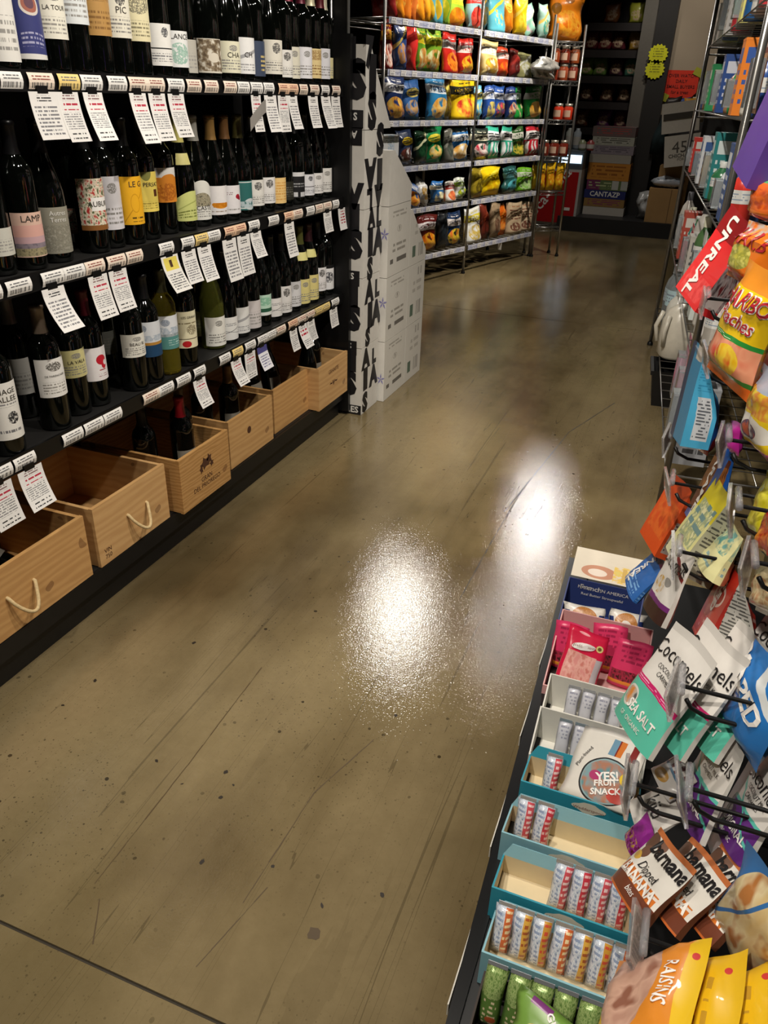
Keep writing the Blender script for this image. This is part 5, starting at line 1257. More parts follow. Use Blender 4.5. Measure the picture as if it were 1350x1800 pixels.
def bar_mat(name, a, b): return pmat(name, 'cfd6e0', [('n', 0, 0, 1, 1, ('b9c4d4', 'd9dee6', 'a8b8cc'), 9), ('r', .56, .03, .96, .97, a), ('t', .60, .08, .92, .92, b, 7, 5.0), ('t', .1, .1, .5, .9, '8a98b4', 9, 6.0)], rough=.22, metal=.0, coat=.3)
BAR_R = [bar_mat('bar_red_a', 'c8505a', 'e8c8c8'), bar_mat('bar_red_b', 'c03a48', 'e0b0b0')]
BAR_O = [bar_mat('bar_or_a', 'd06a3a', 'f0d8a8'), bar_mat('bar_or_b', 'd8a848', 'a85a30'), bar_mat('bar_or_c', 'c8943c', 'c8503a')]
M_GBAR = pmat('bar_green', '5c7c3a', [('n', 0, .55, 1, 1, ('5c7c3a', 'a8bc78', '6a8a44'), 14), ('t', .2, .1, .8, .55, 'd8c8a0', 6, 4.0), ('e', .6, .2, .25, .07, 'b85a30')], rough=.3, metal=.2)
display_box('low green box of ginger bars nearest the photographer', -.075, .115, .575, .672, .05, .05, mat('dark_box', '2c2018', .6), mat('dark_box_in', '241a14', .7))
for q in range(6): wrapped_bar('green ginger bar, %s from the left in the nearest box' % POSN[q], -.056+.032*q, .625, ZT+.005, .031, .022, .095, M_GBAR, 'green ginger bars', -.35)
display_box('teal box filled with orange and white wrapped bars', -.084, .125, .682, .772, .074, .045, M_TEALL, M_CREAM, .022, M_TEALL)
for q in range(7): wrapped_bar('orange and silver wrapped bar, %s from the left in the full teal box' % POSN[q], -.066+.0285*q, .735, ZT+.005, .0285, .022, .082, BAR_O[q % 3], 'orange and silver bars', -.3)
display_box('teal box with four red wrapped bars pushed to its right end', -.096, .112, .787, .877, .074, .045, M_TEAL, M_CREAM, .022, M_TEALL, logo=.01)
for q in range(4): wrapped_bar('red and silver wrapped bar, %s of four in the half-empty teal box' % POSN[q], .002+.030*q, .840, ZT+.005, .0295, .022, .082, BAR_R[q % 2], 'four red and silver bars', -.3)
display_box('teal box with two red wrapped bars at its left end', -.106, .104, .892, .982, .074, .045, M_TEALL, M_CREAM, .024, M_TEALL, logo=.005)
for q in range(2): wrapped_bar('red and silver wrapped bar, %s of two in the nearly empty teal box' % ['left', 'right'][q], -.078+.031*q, .945, ZT+.005, .0305, .022, .080, BAR_R[q % 2], 'two red and silver bars', -.3)
display_box('teal box with a single bar and a white pouch lying in it', -.100, .104, 1.012, 1.105, .074, .050, M_TEAL, M_CREAM, .022, M_TEAL, logo=.02)
wrapped_bar('single red and silver bar beside the white pouch', -.052, 1.062, ZT+.005, .030, .022, .080, BAR_R[0], 'single bar', -.3)
M_CLR = pmat('clear_bar', 'b9bac4', [('r', .08, .05, .92, .95, 'c9cad2'), ('t', .2, .5, .8, .9, '9a9cac', 4, 5.0), ('r', .1, .05, .9, .12, 'e6e6ea')], rough=.15)
DOTS = ['b83a34', 'd8803c', 'd8c060', '5c8a58', '3c5a58', '2c3a48']
for bi, (y0, y1) in enumerate(((1.120, 1.205), (1.222, 1.312))):
    t = display_box('white box of clear-wrapped bars, %s of the two white boxes' % ['nearer', 'farther'][bi], -.104, .106, y0, y1, .035, .085, M_WBOX, M_WBOX)
    for q in range(6): MB().box((-.088+.0075*q, -(y1-y0)/2-.0008, .028), (.005, .001, .010)).obj('colour_dot', mat('dot_'+DOTS[q], DOTS[q], .5), t)
    for q in range(4): wrapped_bar('clear-wrapped bar, %s from the left in the %s white box' % (POSN[q], ['nearer', 'farther'][bi]), -.050+.030*q, (y0+y1)/2+.012, ZT+.005, .027, .016, .072, M_CLR, 'clear-wrapped bars', -.25)
M_PINK = mat('pink_board', 'd9a6a4', .55, var=.04); M_HOTP = pmat('hot_pink_pouch', 'd83a68', [('n', .05, .12, .95, .35, ('5a2a2c', 'a83048', '3a1c1c'), 8), ('r', 0, .06, 1, .13, 'd88a30'), ('t', .15, .5, .85, .9, 'a82850', 4, 8.0)], rough=.3, wrinkle=.3)
display_box('pink display box of hot pink pouches', -.118, .085, 1.335, 1.525, .03, .105, M_PINK, M_PINK)
for q, (x, y, r_) in enumerate([(-.085, 1.44, .05), (.0, 1.47, -.05), (.045, 1.43, .08)]):
    mb, P = pouch(.075, .11, .022, 'stand', 7, 8, seed=200+q); o = mb.obj('snack_pouch', [M_HOTP]*3, None, True); o.location = (x, y, ZT+.006); o.rotation_euler = (-.25, r_, 0)
    tag(o, 'hot pink snack pouch, %s of three standing in the pink box' % ['left', 'middle', 'right'][q], 'pouch', 'pouches in the pink box')
mb, P = pouch(.088, .135, .028, 'stand', 9, 11, seed=210)
m = pmat('red_pouch', 'cf1f44', [('n', .08, .02, .8, .62, ('d8908a', 'e0a89c', 'c87a70'), 7), ('r', .8, .02, .96, .6, 'b8b0b4'), ('e', .4, .93, .14, .022, 'e89aa0'), ('e', .82, .78, .09, .055, 'd8c880'), ('e', .82, .78, .05, .03, '6a5a30')], rough=.28, wrinkle=.25)
t = thing('snack_pouch', 'red and pink snack pouch leaning in front of the pink box', 'pouch', (-.055, 1.352, ZT+.02)); t.rotation_euler = (-.55, .18, .1)
o = mb.obj('pouch', [m, m, m], t, True)
n = 18; lp = MB(); f = on_bag(P, .088, .135, .42, .73, .002); lp.v = [tuple(f(.026*math.cos(q*2*PI/n), .008*math.sin(q*2*PI/n)+.006*math.cos(q*2*PI/n))) for q in range(n)]; lp.f = [tuple(range(n))]; lp.mi = [0]; lp.uv = [[(.5, .5)]*n]; lp.obj('logo_plaque', mat('logo_white', 'e8e2de', .5), o)
letters('Wedderspoon', on_bag(P, .088, .135, .42, .735, .003), .0085, mat('logo_rust', '8a5a4a', .5), o, ang=.2)
# navy waffle box with cookie packs and printed lid
M_NAVY = mat('navy_board', '2a3a72', .5, var=.05)
t = display_box('navy waffle box with white lettering and an open printed lid', -.128, .055, 1.545, 1.685, .03, .095, M_NAVY, M_NAVY)
letters('MADE      IN AMERICA', on_plane((-.005, .0655, .076), (1, 0, 0), (0, 0, 1)), .0125, M_WHTINK, t)
letters('French', on_plane((-.035, .0655, .077), (1, 0, 0), (0, 0, 1)), .019, M_WHTINK, t, bold=.01)
letters('Real Butter Stroopwafel', on_plane((-.005, .0655, .058), (1, 0, 0), (0, 0, 1)), .0105, M_WHTINK, t)
M_COOK = pmat('cookie_pack', 'ddd8d0', [('e', .5, .5, .34, .46, 'b8783c'), ('ne', .5, .5, .32, .44, ('c08848', 'a86a30', 'c89050'), 18), ('e', .5, .5, .15, .2, 'e0d8d0'), ('e', .5, .5, .09, .1, 'c89088'), ('r', .02, .25, .14, .75, '2a3a72'), ('r', .86, .25, .98, .75, '2a3a72')], rough=.3, wrinkle=.2)
for q, (x, y, w_) in enumerate([(-.075, 1.585, .10), (.03, 1.60, .085)]):
    mb, P = pouch(w_, .07, .022, 'pillow', 8, 8, seed=220+q); o = mb.obj('cookie_pack', [M_COOK]*3, None, True); o.location = (x, y-.012, ZT+.012); o.rotation_euler = (-.6, 0, .05)
    tag(o, 'waffle cookie pack with a round cookie picture, %s one' % ['left', 'right'][q], 'cookie pack', 'cookie packs in the navy box')
lid = MB(); lid.quad([(-.125, 1.69, ZT+.098), (.055, 1.69, ZT+.098), (.055, 1.755, ZT+.145), (-.125, 1.755, ZT+.145)])
M_LID = pmat('lid_print', 'd8cdb8', [('e', .36, .28, .24, .22, 'b8744a'), ('e', .34, .26, .13, .12, 'e0d0c0'), ('n', .55, .05, .98, .6, ('d8c050', 'e0b830', 'd8cdb8'), 9), ('p', .66, .1, .98, .55, 'c8a030', 9.0)], rough=.45)
o = lid.obj('lid', M_LID, t); o.matrix_parent_inverse = t.matrix_basis.inverted(); so = o.modifiers.new('th', 'SOLIDIFY'); so.thickness = .002

# ------------------------------------------------------------------ bags hanging on the hook panel
M_INKB = mat('bag_ink_black', '1c1a1c', .4); M_INKG = mat('bag_ink_white', 'ece8e2', .4)
def hang(label, F, t_, style, front, back=None, sidem=None, cat='snack bag', name='snack_bag', group=None, texts=(), seed=0, shift=(0, 0, 0), nu=10, nv=12, crush=.8, sw=1.0):
    c, e1, ey, e2, w_, h_ = F; w_ *= sw
    c = Vector(c)+Vector(shift); e1, ey, e2 = Vector(e1), Vector(ey), Vector(e2)
    base = c-e2*h_/2
    t = thing(name, label, cat, (0, 0, 0), 0, group)
    t.matrix_world = Matrix(((e1.x, ey.x, e2.x, base.x), (e1.y, ey.y, e2.y, base.y), (e1.z, ey.z, e2.z, base.z), (0, 0, 0, 1)))
    mb, P = pouch(w_, h_, t_, style, nu, nv, seed, crush)
    o = mb.obj('pouch', [front, back or front, sidem or back or front], t, True)
    smooth_by_angle(o, 50)
    for tx in texts:
        s, u, v, size, m = tx[:5]; kw = tx[5] if len(tx) > 5 else {}
        kw = dict(kw); lf = kw.pop('lift', .0016)
        letters(s, on_bag(P, w_, h_, u, v, lf), size, m, o, **kw)
    return t
SEA = ((0.085, 0.952, 0.538), (0.401, -0.895, 0.193), (0.851, 0.287, -0.440), (0.339, 0.340, 0.877), 0.132, 0.168)
M_SEA = pmat('sea_salt_pouch', 'dcd8d2', [('r', 0, 0, 1, .40, '58b8a0'), ('r', 0, .40, 1, .455, 'c8246a'), ('t', .06, .415, .94, .44, 'e8b8cc', 1, 12.0), ('e', .2, .24, .16, .1, 'd8d4cc'), ('ne', .2, .24, .14, .08, ('d8883c', 'b8b4ac', '5a5a58'), 6), ('r', 0, .93, 1, 1, 'c8c4be')], rough=.35, coat=.2)
M_SEAB = pmat('pouch_back_text', 'd2cec6', [('t', .1, .1, .9, .9, '77746e', 16, 9.0)], rough=.4)
cocotx = [('Cocomels', .50, .76, .034, M_INKB), ('COCONUT MILK\nCARAMELS', .55, .585, .0105, M_INKB), ('SEA SALT', .60, .20, .020, M_INKG, {'bold': .02}), ('GF  ORGANIC', .5, .09, .010, M_INKG)]
for q in range(3):
    hang('white and mint pouch lettered SEA SALT, %s on its hook' % ['front', 'second', 'rear'][q], SEA, .03, 'stand', M_SEA, M_SEAB, M_CARD, 'candy pouch', 'candy_pouch', 'mint caramel pouches', cocotx, 300+q, (.042*q, .008*q, .006*q), nv=16)
hang('white caramel pouch with black script behind the mint pouches', SEA, .02, 'stand', M_SEA, M_SEAB, M_CARD, 'candy pouch', 'candy_pouch', None, cocotx[:2], 305, (.125, .05, .03), nv=16)
ORI = ((0.171, 0.908, 0.437), (0.192, -0.934, 0.301), (0.966, 0.126, -0.225), (0.173, 0.334, 0.927), 0.124, 0.142)
ORJ = ((0.225, 0.864, 0.447), (0.168, -0.927, 0.336), (0.954, 0.067, -0.294), (0.250, 0.369, 0.895), 0.112, 0.125)
M_ORI = pmat('original_pouch', 'd6d2cc', [('r', 0, 0, 1, .42, '5c2a78'), ('r', 0, .42, 1, .46, '58b8a8'), ('q', -.5, .66, .02, '58b8a8'), ('ne', .25, .26, .16, .1, ('d8d4cc', '3a2a3a', '5c2a78'), 6), ('e', .3, .12, .08, .05, 'b8d8c8'), ('r', 0, .93, 1, 1, 'c8c4be')], rough=.35, coat=.2)
orit = [('Cocomels', .50, .77, .030, M_INKB), ('COCONUT MILK\nCARAMELS', .55, .60, .0095, M_INKB), ('ORIGINAL', .58, .22, .017, M_INKG, {'bold': .02}), ('ORGANIC', .5, .09, .009, M_INKG)]
hang('white and purple pouch lettered ORIGINAL, left of its hook', ORI, .032, 'stand', M_ORI, M_SEAB, M_CARD, 'candy pouch', 'candy_pouch', 'purple caramel pouches', orit, 310, nv=16)
hang('white and purple pouch lettered ORIGINAL, right of its hook', ORJ, .032, 'stand', M_ORI, M_SEAB, M_CARD, 'candy pouch', 'candy_pouch', 'purple caramel pouches', orit, 311, nv=16)
hang('silver-backed caramel pouch between the two purple pouches', ORI, .03, 'stand', mat('pouch_silver', 'b8b0b4', .3, .3), M_SEAB, M_CARD, 'candy pouch', 'candy_pouch', None, (), 312, (.05, -.03, -.03))
DIP = ((0.114, 0.764, 0.375), (0.351, -0.845, 0.403), (0.801, 0.048, -0.597), (0.485, 0.532, 0.694), 0.115, 0.098)
M_DIP = pmat('banana_pouch', 'd8d4cc', [('r', 0, 0, 1, .24, '6a3826'), ('r', 0, 0, 1, .03, 'b8602c'), ('r', .08, .24, .95, .40, 'c8702c'), ('e', .08, .8, .12, .13, '5a4034'), ('e', .18, .64, .09, .11, '6a4a3c'), ('e', .32, .86, .10, .09, '7a5a4c'), ('e', .12, .52, .1, .07, 'c8a040'), ('q', .15, .22, .02, 'd8d0c8'), ('r', 0, .92, 1, 1, 'b86a3c')], rough=.32, coat=.2)
dipt = [('barnana', .62, .80, .030, M_INKB, {'bold': .03}), ('Dipped', .55, .50, .018, M_INKB), ('BANANA', .54, .325, .022, M_INKG, {'bold': .03}), ('bites', .6, .16, .012, M_INKG)]
for q in range(3):
    hang('white and brown pouch lettered Dipped BANANA, %s on its hook' % ['front', 'second', 'rear'][q], DIP, .032, 'stand', M_DIP, M_SEAB, mat('brown_gusset', '5a3422', .4), 'snack pouch', 'snack_pouch', 'banana pouches', dipt, 320+q, (.040*q, .0, .003*q), nv=14)
BLU = ((0.226, 0.698, 0.433), (0.611, -0.775, -0.162), (0.791, 0.596, 0.135), (-0.008, -0.211, 0.977), 0.099, 0.188)
M_BLU = pmat('puff_bag', '3a74b4', [('ne', .5, .52, .44, .44, ('d8c08c', 'e2d2a8', 'b87a44'), 4), ('q', 1.2, .15, .03, '3a74b4')], rough=.3, coat=.2)
hang('blue bag with a cream puff picture at the right picture edge', BLU, .05, 'pillow', M_BLU, seed=330)
RAI = ((0.119, 0.576, 0.396), (-0.162, -0.978, 0.133), (0.752, -0.210, -0.625), (0.639, -0.002, 0.769), 0.157, 0.135)
M_RAI = pmat('raisin_bag', 'd8862a', [('ne', .4, .36, .46, .30, ('b48a78', 'c8a08c', '8a5a48'), 4), ('e', .8, .1, .2, .1, 'e8c020'), ('r', 0, .84, 1, 1, 'e2b81c'), ('e', .2, .9, .035, .03, 'c83838')], rough=.3, coat=.2)
M_RAI2 = pmat('raisin_bag_yellow', 'e0b41c', [('r', 0, 0, 1, .5, 'd88a28'), ('e', .2, .86, .035, .03, 'c83838'), ('t', .3, .6, .9, .8, 'b8902c', 2, 5.0)], rough=.3, coat=.2)
hang('orange bag with a brown nut picture lettered RAISINS in the bottom corner', RAI, .04, 'pillow', M_RAI, M_RAI2, None, 'snack bag', 'snack_bag', 'orange and yellow bags on the lowest hook', [('RAISINS', .5, .75, .020, M_INKG, {'bold': .01})], 340)
for q in range(4):
    hang('yellow snack bag, %s behind the orange one on the lowest hook' % POSN[q], RAI, .03, 'pillow', M_RAI2, None, None, 'snack bag', 'snack_bag', 'orange and yellow bags on the lowest hook', (), 341+q, (.040*(q+1), .008*(q % 2), .004))
POP = ((0.196, 0.910, 0.583), (0.286, -0.942, 0.173), (0.956, 0.269, -0.115), (0.061, 0.198, 0.978), 0.119, 0.138)
M_POP = pmat('popped_bag', '2b74bc', [('q', -.9, 1.45, .07, 'd8dcdc'), ('e', .3, .62, .16, .08, 'd8d4cc'), ('t', .1, .08, .6, .16, 'a8ccec', 2, 5.0), ('t', .05, .45, .5, .58, 'c8d4e0', 2, 6.0)], rough=.28, coat=.3)
hang('bright blue bag lettered POPPED at the right picture edge', POP, .05, 'pillow', M_POP, texts=[('POPPED', .42, .66, .036, M_INKG, {'bold': .03, 'ang': -.5})], seed=350, nv=14)
RED = ((0.141, 1.112, 0.596), (0.080, -0.946, 0.313), (0.972, 0.004, -0.234), (0.220, 0.323, 0.921), 0.120, 0.127)
M_RED = pmat('red_pouch_front', 'b8281c', [('e', .5, .62, .3, .14, 'e0c8c0'), ('e', .5, .62, .24, .10, 'b8281c'), ('t', .2, .12, .8, .3, 'd8988c', 2, 5.0), ('r', 0, .02, 1, .05, 'd85a48')], rough=.3, coat=.2)
M_NUTR = pmat('nutrition_side', 'bdbab2', [('t', .08, .12, .9, .85, '5c5a56', 18, 5.0), ('r', 0, .30, 1, .312, '3a3a38'), ('r', 0, .62, 1, .628, '3a3a38'), ('r', .0, 0, .12, 1, 'a82a20'), ('r', 0, 0, 1, .04, 'a82a20')], rough=.4)
hang('red gusseted bag with a white nutrition side, front one', RED, .07, 'gusset', M_RED, M_RED, M_NUTR, texts=[('RED', .5, .62, .03, M_INKG, {'ang': -1.57, 'bold': .03})], seed=360, group='red gusseted bags')
hang('red gusseted bag half hidden behind the front red one', RED, .06, 'gusset', M_RED, M_RED, M_NUTR, seed=361, shift=(.10, .03, -.01), group='red gusseted bags')
CRE = ((0.097, 1.258, 0.655), (0.162, -0.970, 0.183), (0.922, 0.083, -0.377), (0.351, 0.230, 0.908), 0.123, 0.151)
M_CRE = pmat('cream_pouch_front', 'd4d090', [('r', 0, .62, 1, 1, 'cfc020'), ('n', .1, .25, .9, .75, ('d4d090', '8a9a78', 'dcd8a8'), 7), ('t', .1, .4, .9, .8, '6a8a88', 3, 4.0), ('r', 0, 0, 1, .2, 'cfcfa8')], rough=.35)
M_NUTC = pmat('nutrition_cream', 'a8a692', [('t', .08, .08, .9, .8, '4c4a44', 16, 5.0), ('r', 0, .24, 1, .25, '2c2c2a'), ('r', 0, .55, 1, .56, '2c2c2a'), ('r', .8, 0, 1, 1, '3a382c')], rough=.4)
hang('cream and yellow gusseted bag with a nutrition side', CRE, .085, 'gusset', M_CRE, M_CRE, M_NUTC, seed=362)
CR2 = ((0.137, 1.159, 0.665), (0.088, -0.963, 0.253), (0.956, 0.010, -0.295), (0.281, 0.268, 0.922), 0.120, 0.080)
hang('cream bag with teal streaks behind the red gusseted bag', CR2, .04, 'stand', pmat('cream_teal', 'd6d29c', [('n', .1, .5, .9, .95, ('4c8a84', 'd6d29c', '6aa098'), 5), ('t', .2, .1, .8, .35, '88a8a8', 2, 5.0)], rough=.35), seed=363)
CHO = ((0.072, 1.159, 0.589), (0.231, -0.934, 0.272), (0.955, 0.164, -0.248), (0.187, 0.316, 0.930), 0.118, 0.123)
M_CHO = pmat('dark_choc_pouch', 'd4d0ca', [('r', 0, 0, 1, .2, '3a2420'), ('r', 0, .20, 1, .27, '6a2a6c'), ('ne', .4, .42, .2, .12, ('c8a048', 'd4d0ca', 'b89048'), 6), ('e', .65, .52, .12, .06, '8a8884'), ('q', -.4, 1.05, .03, '7a2828'), ('r', 0, .9, 1, 1, 'c8c4be')], rough=.35)
hang('white caramel pouch with a dark brown and purple foot', CHO, .03, 'stand', M_CHO, M_SEAB, M_CARD, 'candy pouch', 'candy_pouch', None, [('Cocomels', .5, .76, .03, M_INKB)], 364)
REA = ((0.043, 1.424, 0.440), (0.201, -0.979, 0.032), (0.845, 0.156, -0.512), (0.497, 0.129, 0.858), 0.101, 0.095)
hang('small blue pouch lettered REAL beside the navy waffle box', REA, .03, 'stand', pmat('real_pouch', '2f62a8', [('r', .1, .86, .9, .98, '5a2038'), ('t', .1, .05, .9, .3, '78a8dc', 3, 6.0)], rough=.3, coat=.2), texts=[('UNREAL', .35, .5, .024, M_INKG, {'ang': -1.57, 'bold': .03})], seed=365)
ORA = ((0.051, 1.456, 0.564), (0.309, -0.947, 0.083), (0.908, 0.267, -0.323), (0.284, 0.175, 0.943), 0.115, 0.144)
hang('orange-red pouch with a nutrition panel hanging over the floor', ORA, .05, 'gusset', pmat('orange_pouch', 'd8501c', [('n', .1, .2, .9, .7, ('d8501c', 'e06a28', 'c84418'), 4)], rough=.3, coat=.2), None, pmat('orange_side', 'b8441c', [('r', .15, .08, .85, .55, '9a8a80'), ('t', .2, .1, .8, .52, '4a3a38', 8, 4.0)], rough=.4), seed=366)
LNG = ((0.109, 1.360, 0.696), (0.102, -0.970, 0.222), (0.965, 0.042, -0.257), (0.240, 0.240, 0.941), 0.118, 0.171)
hang('long blue and brown bag with white lettering beside the clear label holder', LNG, .03, 'gusset', pmat('blue_brown', '1f55a4', [('r', 0, 0, 1, .10, '2f6ab8'), ('r', .0, .10, .62, .78, '5a3020'), ('n', 0, .3, .6, .7, ('5a3020', 'a86a30', '6a3a22'), 5)], rough=.3, coat=.2), texts=[('CARAMEL', .45, .45, .034, M_INKG, {'ang': -1.57, 'bold': .03})], seed=367)
CYA = ((0.041, 1.455, 0.814), (0.152, -0.971, 0.183), (0.988, 0.145, -0.054), (0.025, 0.189, 0.982), 0.123, 0.175)
M_CYS = pmat('cyan_side', '48a4cc', [('r', .28, .08, .85, .52, 'c8ccd0'), ('t', .32, .1, .8, .5, '5a6068', 12, 4.0), ('t', .2, .58, .9, .85, '2f86b0', 10, 3.0)], rough=.35)
hang('sky blue gusseted bag with a white nutrition panel', CYA, .055, 'gusset', pmat('cyan_front', '2f8fc0', [('r', 0, 0, .3, 1, '16325c'), ('r', .5, .86, 1, 1, 'd8d0c4')], rough=.3, coat=.2), None, M_CYS, seed=368)
BEA = ((0.040, 1.655, 1.017), (0.350, -0.923, -0.160), (0.846, 0.385, -0.368), (0.401, -0.006, 0.916), 0.128, 0.175)
M_BEA = pmat('bear_front', 'd42a2c', [('r', 0, .72, 1, 1, '8a1a1c'), ('n', .1, .05, .9, .3, ('d42a2c', 'e04a48', 'c82426'), 5)], rough=.3, coat=.2)
M_BEAS = pmat('bear_side', '8a7a78', [('n', 0, .1, 1, 1, ('4a3a3c', 'a8a0a0', '6a2a2c'), 5), ('r', 0, 0, 1, .08, 'c8282a'), ('r', .2, .08, .85, .22, 'c8c0bc')], rough=.35)
hang('red gusseted bag lettered in white above the white jug, front one', BEA, .05, 'gusset', M_BEA, M_BEA, M_BEAS, texts=[('UNREAL', .38, .5, .044, M_INKG, {'ang': -1.57, 'bold': .03})], seed=370, group='red lettered bags', nv=16)
hang('red gusseted bag lettered in white above the white jug, rear one', BEA, .05, 'gusset', M_BEA, M_BEA, M_BEAS, texts=[('UNREAL', .38, .5, .044, M_INKG, {'ang': -1.57, 'bold': .03})], seed=371, shift=(.085, -.01, -.01), group='red lettered bags', nv=16)
HAR = ((0.094, 1.206, 0.998), (0.473, -0.875, -0.107), (0.869, 0.483, -0.107), (0.145, -0.043, 0.988), 0.122, 0.167)
M_HAR = pmat('peach_bag', 'e2bd1c', [('r', 0, .82, 1, 1, 'd8882a'), ('r', 0, .40, 1, .44, '2f8a3a'), ('n', 0, .13, 1, .40, ('d87a5c', 'e29a78', 'd0503a'), 3), ('ne', .62, .25, .22, .12, ('e2b020', 'e8c840', 'd8682a'), 5), ('r', 0, .10, 1, .14, '3a7a30'), ('r', 0, 0, 1, .10, 'e06a24'), ('t', .1, .41, .6, .43, 'd8e8c8', 1, 9.0)], rough=.25, coat=.35, wrinkle=.2)
M_REDINK = mat('red_print', 'b02430', .4)
hart = [('HARIBO', .50, .73, .031, M_INKG, {'bold': .05}), ('HARIBO', .50, .73, .031, M_REDINK, {'bold': .01, 'lift': .003}), ('Peaches', .50, .57, .027, M_INKG, {'bold': .045, 'ang': -.1}), ('Peaches', .50, .57, .027, M_REDINK, {'bold': .005, 'ang': -.1, 'lift': .003})]
hang('yellow gummy bag lettered Peaches with red letters, front one', HAR, .05, 'pillow', M_HAR, texts=hart, seed=372, group='peach gummy bags', nv=18, nu=12)
hang('yellow gummy bag lettered Peaches half cut by the right edge, rear one', HAR, .05, 'pillow', M_HAR, texts=hart, seed=373, shift=(.075, .01, -.012), group='peach gummy bags', nv=18, nu=12)
OR1 = ((0.097, 1.406, 1.066), (0.491, -0.868, -0.076), (0.853, 0.497, -0.159), (0.175, 0.013, 0.984), 0.126, 0.090)
hang('orange gummy bag with a lime badge above the yellow peach bags', OR1, .05, 'pillow', pmat('orange_gummy', 'd8701c', [('ne', .4, .42, .28, .2, ('b8b048', '8a8a38', 'd0c868'), 6), ('n', 0, .05, 1, .2, ('d8701c', 'd03a18', 'e0982c'), 4), ('n', 0, .8, 1, 1, ('d8701c', 'b8b0a8', 'e0902c'), 4)], rough=.25, coat=.35, wrinkle=.2), texts=[('HARIB', .45, .74, .034, M_REDINK, {'bold': .02})], seed=374)
OR2 = ((0.102, 1.455, 1.148), (0.394, -0.919, -0.025), (0.919, 0.394, -0.002), (0.012, -0.022, 1.000), 0.126, 0.069)
hang('orange bag with a green top at the right edge above the gummy bags', OR2, .05, 'pillow', pmat('orange_green', 'd8641c', [('n', .1, .3, .9, .7, ('b84a1c', 'd8641c', 'a8401a'), 4), ('r', 0, .82, 1, 1, '5a9a5c'), ('r', 0, .1, 1, .25, 'e88028')], rough=.25, coat=.3, wrinkle=.2), seed=375)
YEL = ((0.142, 1.108, 0.910), (0.256, -0.965, 0.062), (0.966, 0.258, 0.028), (-0.043, 0.053, 0.998), 0.128, 0.114)
hang('yellow, white and magenta candy bag at the right edge', YEL, .05, 'pillow', pmat('yellow_magenta', 'd8b820', [('r', 0, .75, 1, 1, '9aa4b4'), ('n', .05, .5, .9, .78, ('d8b820', 'c87830', 'e0c840'), 4), ('e', .5, .34, .48, .14, 'd0ccc4'), ('ne', .5, .32, .2, .1, ('d0ccc4', '3a2a50', 'a84a30'), 5), ('r', 0, 0, 1, .16, 'd030b0')], rough=.25, coat=.35, wrinkle=.2), seed=376)
MAG = ((0.124, 1.302, 0.799), (0.150, -0.950, 0.272), (0.977, 0.185, 0.105), (-0.150, 0.250, 0.956), 0.064, 0.053)
hang('small magenta bag hanging behind the blue and brown bag', MAG, .02, 'pillow', mat('magenta_film', 'c82aa0', .3), seed=377)
PUR = ((0.062, 1.507, 1.235), (0.208, -0.958, -0.198), (0.953, 0.244, -0.181), (0.221, -0.151, 0.963), 0.120, 0.130)
M_PUR = mat('purple_film', '6a4aa8', .3, var=.12, scale=12)
hang('plain purple bag hanging at the upper right, front one', PUR, .05, 'gusset', M_PUR, seed=378, group='purple bags')
hang('plain purple bag hanging at the upper right, rear one', PUR, .03, 'gusset', M_PUR, seed=379, shift=(.07, .02, -.02), group='purple bags')
SRD = ((0.093, 1.502, 0.723), (0.276, -0.938, 0.210), (0.961, 0.269, -0.059), (-0.001, 0.218, 0.976), 0.066, 0.072)
hang('small red candy bag under the clear label holders', SRD, .03, 'pillow', pmat('small_red', 'c02838', [('n', .1, .5, .9, 1, ('6a4a3c', 'a89a90', 'c02838'), 5)], rough=.25, coat=.3), seed=380)
WHR = ((0.077, 1.503, 0.556), (0.176, -0.984, 0.025), (0.977, 0.171, -0.124), (0.117, 0.046, 0.992), 0.075, 0.078)
hang('narrow white bag with red print behind the orange-red pouch', WHR, .03, 'stand', pmat('white_red', 'd0c8c4', [('t', .1, .4, .9, .9, 'a02838', 4, 4.0), ('e', .5, .2, .2, .1, '5a4038')], rough=.3), seed=381)
WHB = ((0.113, 0.891, 0.359), (0.276, -0.956, 0.096), (0.672, 0.120, -0.731), (0.688, 0.266, 0.675), 0.078, 0.067)
hang('white pouch with black letters behind the clear label holders', WHB, .03, 'stand', pmat('white_plain_pouch', 'c4c0ba', [('e', .3, .4, .1, .12, 'a8a49c')], rough=.3), texts=[('kiju', .5, .55, .03, M_INKB)], seed=382)
MGP = ((0.098, 0.847, 0.350), (0.268, -0.962, 0.049), (0.898, 0.231, -0.376), (0.350, 0.145, 0.925), 0.049, 0.049)
hang('shiny magenta and gold wrapped pouch above the banana pouches', MGP, .025, 'stand', pmat('magenta_gold', '8a2a88', [('n', 0, 0, 1, .4, ('b08a30', '8a2a88', '5a2020'), 6)], rough=.2, coat=.4), seed=383)
BRN = ((0.129, 0.928, 0.402), (0.317, -0.935, 0.161), (0.692, 0.112, -0.713), (0.648, 0.338, 0.682), 0.069, 0.052)
hang('white pouch with maroon stripes and a gold seal under the mint pouches', BRN, .03, 'stand', pmat('maroon_pouch', 'b8b4b0', [('p', .1, .55, .9, .95, '5a1c1c', 4.0), ('r', 0, .48, 1, .55, '4a6a84'), ('e', .45, .22, .26, .16, 'a8803c')], rough=.3), seed=384)
YRE = ((0.172, 1.060, 0.790), (0.180, -0.956, 0.231), (0.984, 0.174, -0.045), (0.003, 0.235, 0.972), 0.127, 0.096)
hang('yellow bag at the right edge behind the red gusseted bags', YRE, .04, 'pillow', pmat('yellow_edge', 'c8c01c', [('n', 0, .3, 1, .8, ('c8c01c', 'd8d040', 'a8a018'), 4)], rough=.25, coat=.3), seed=385)
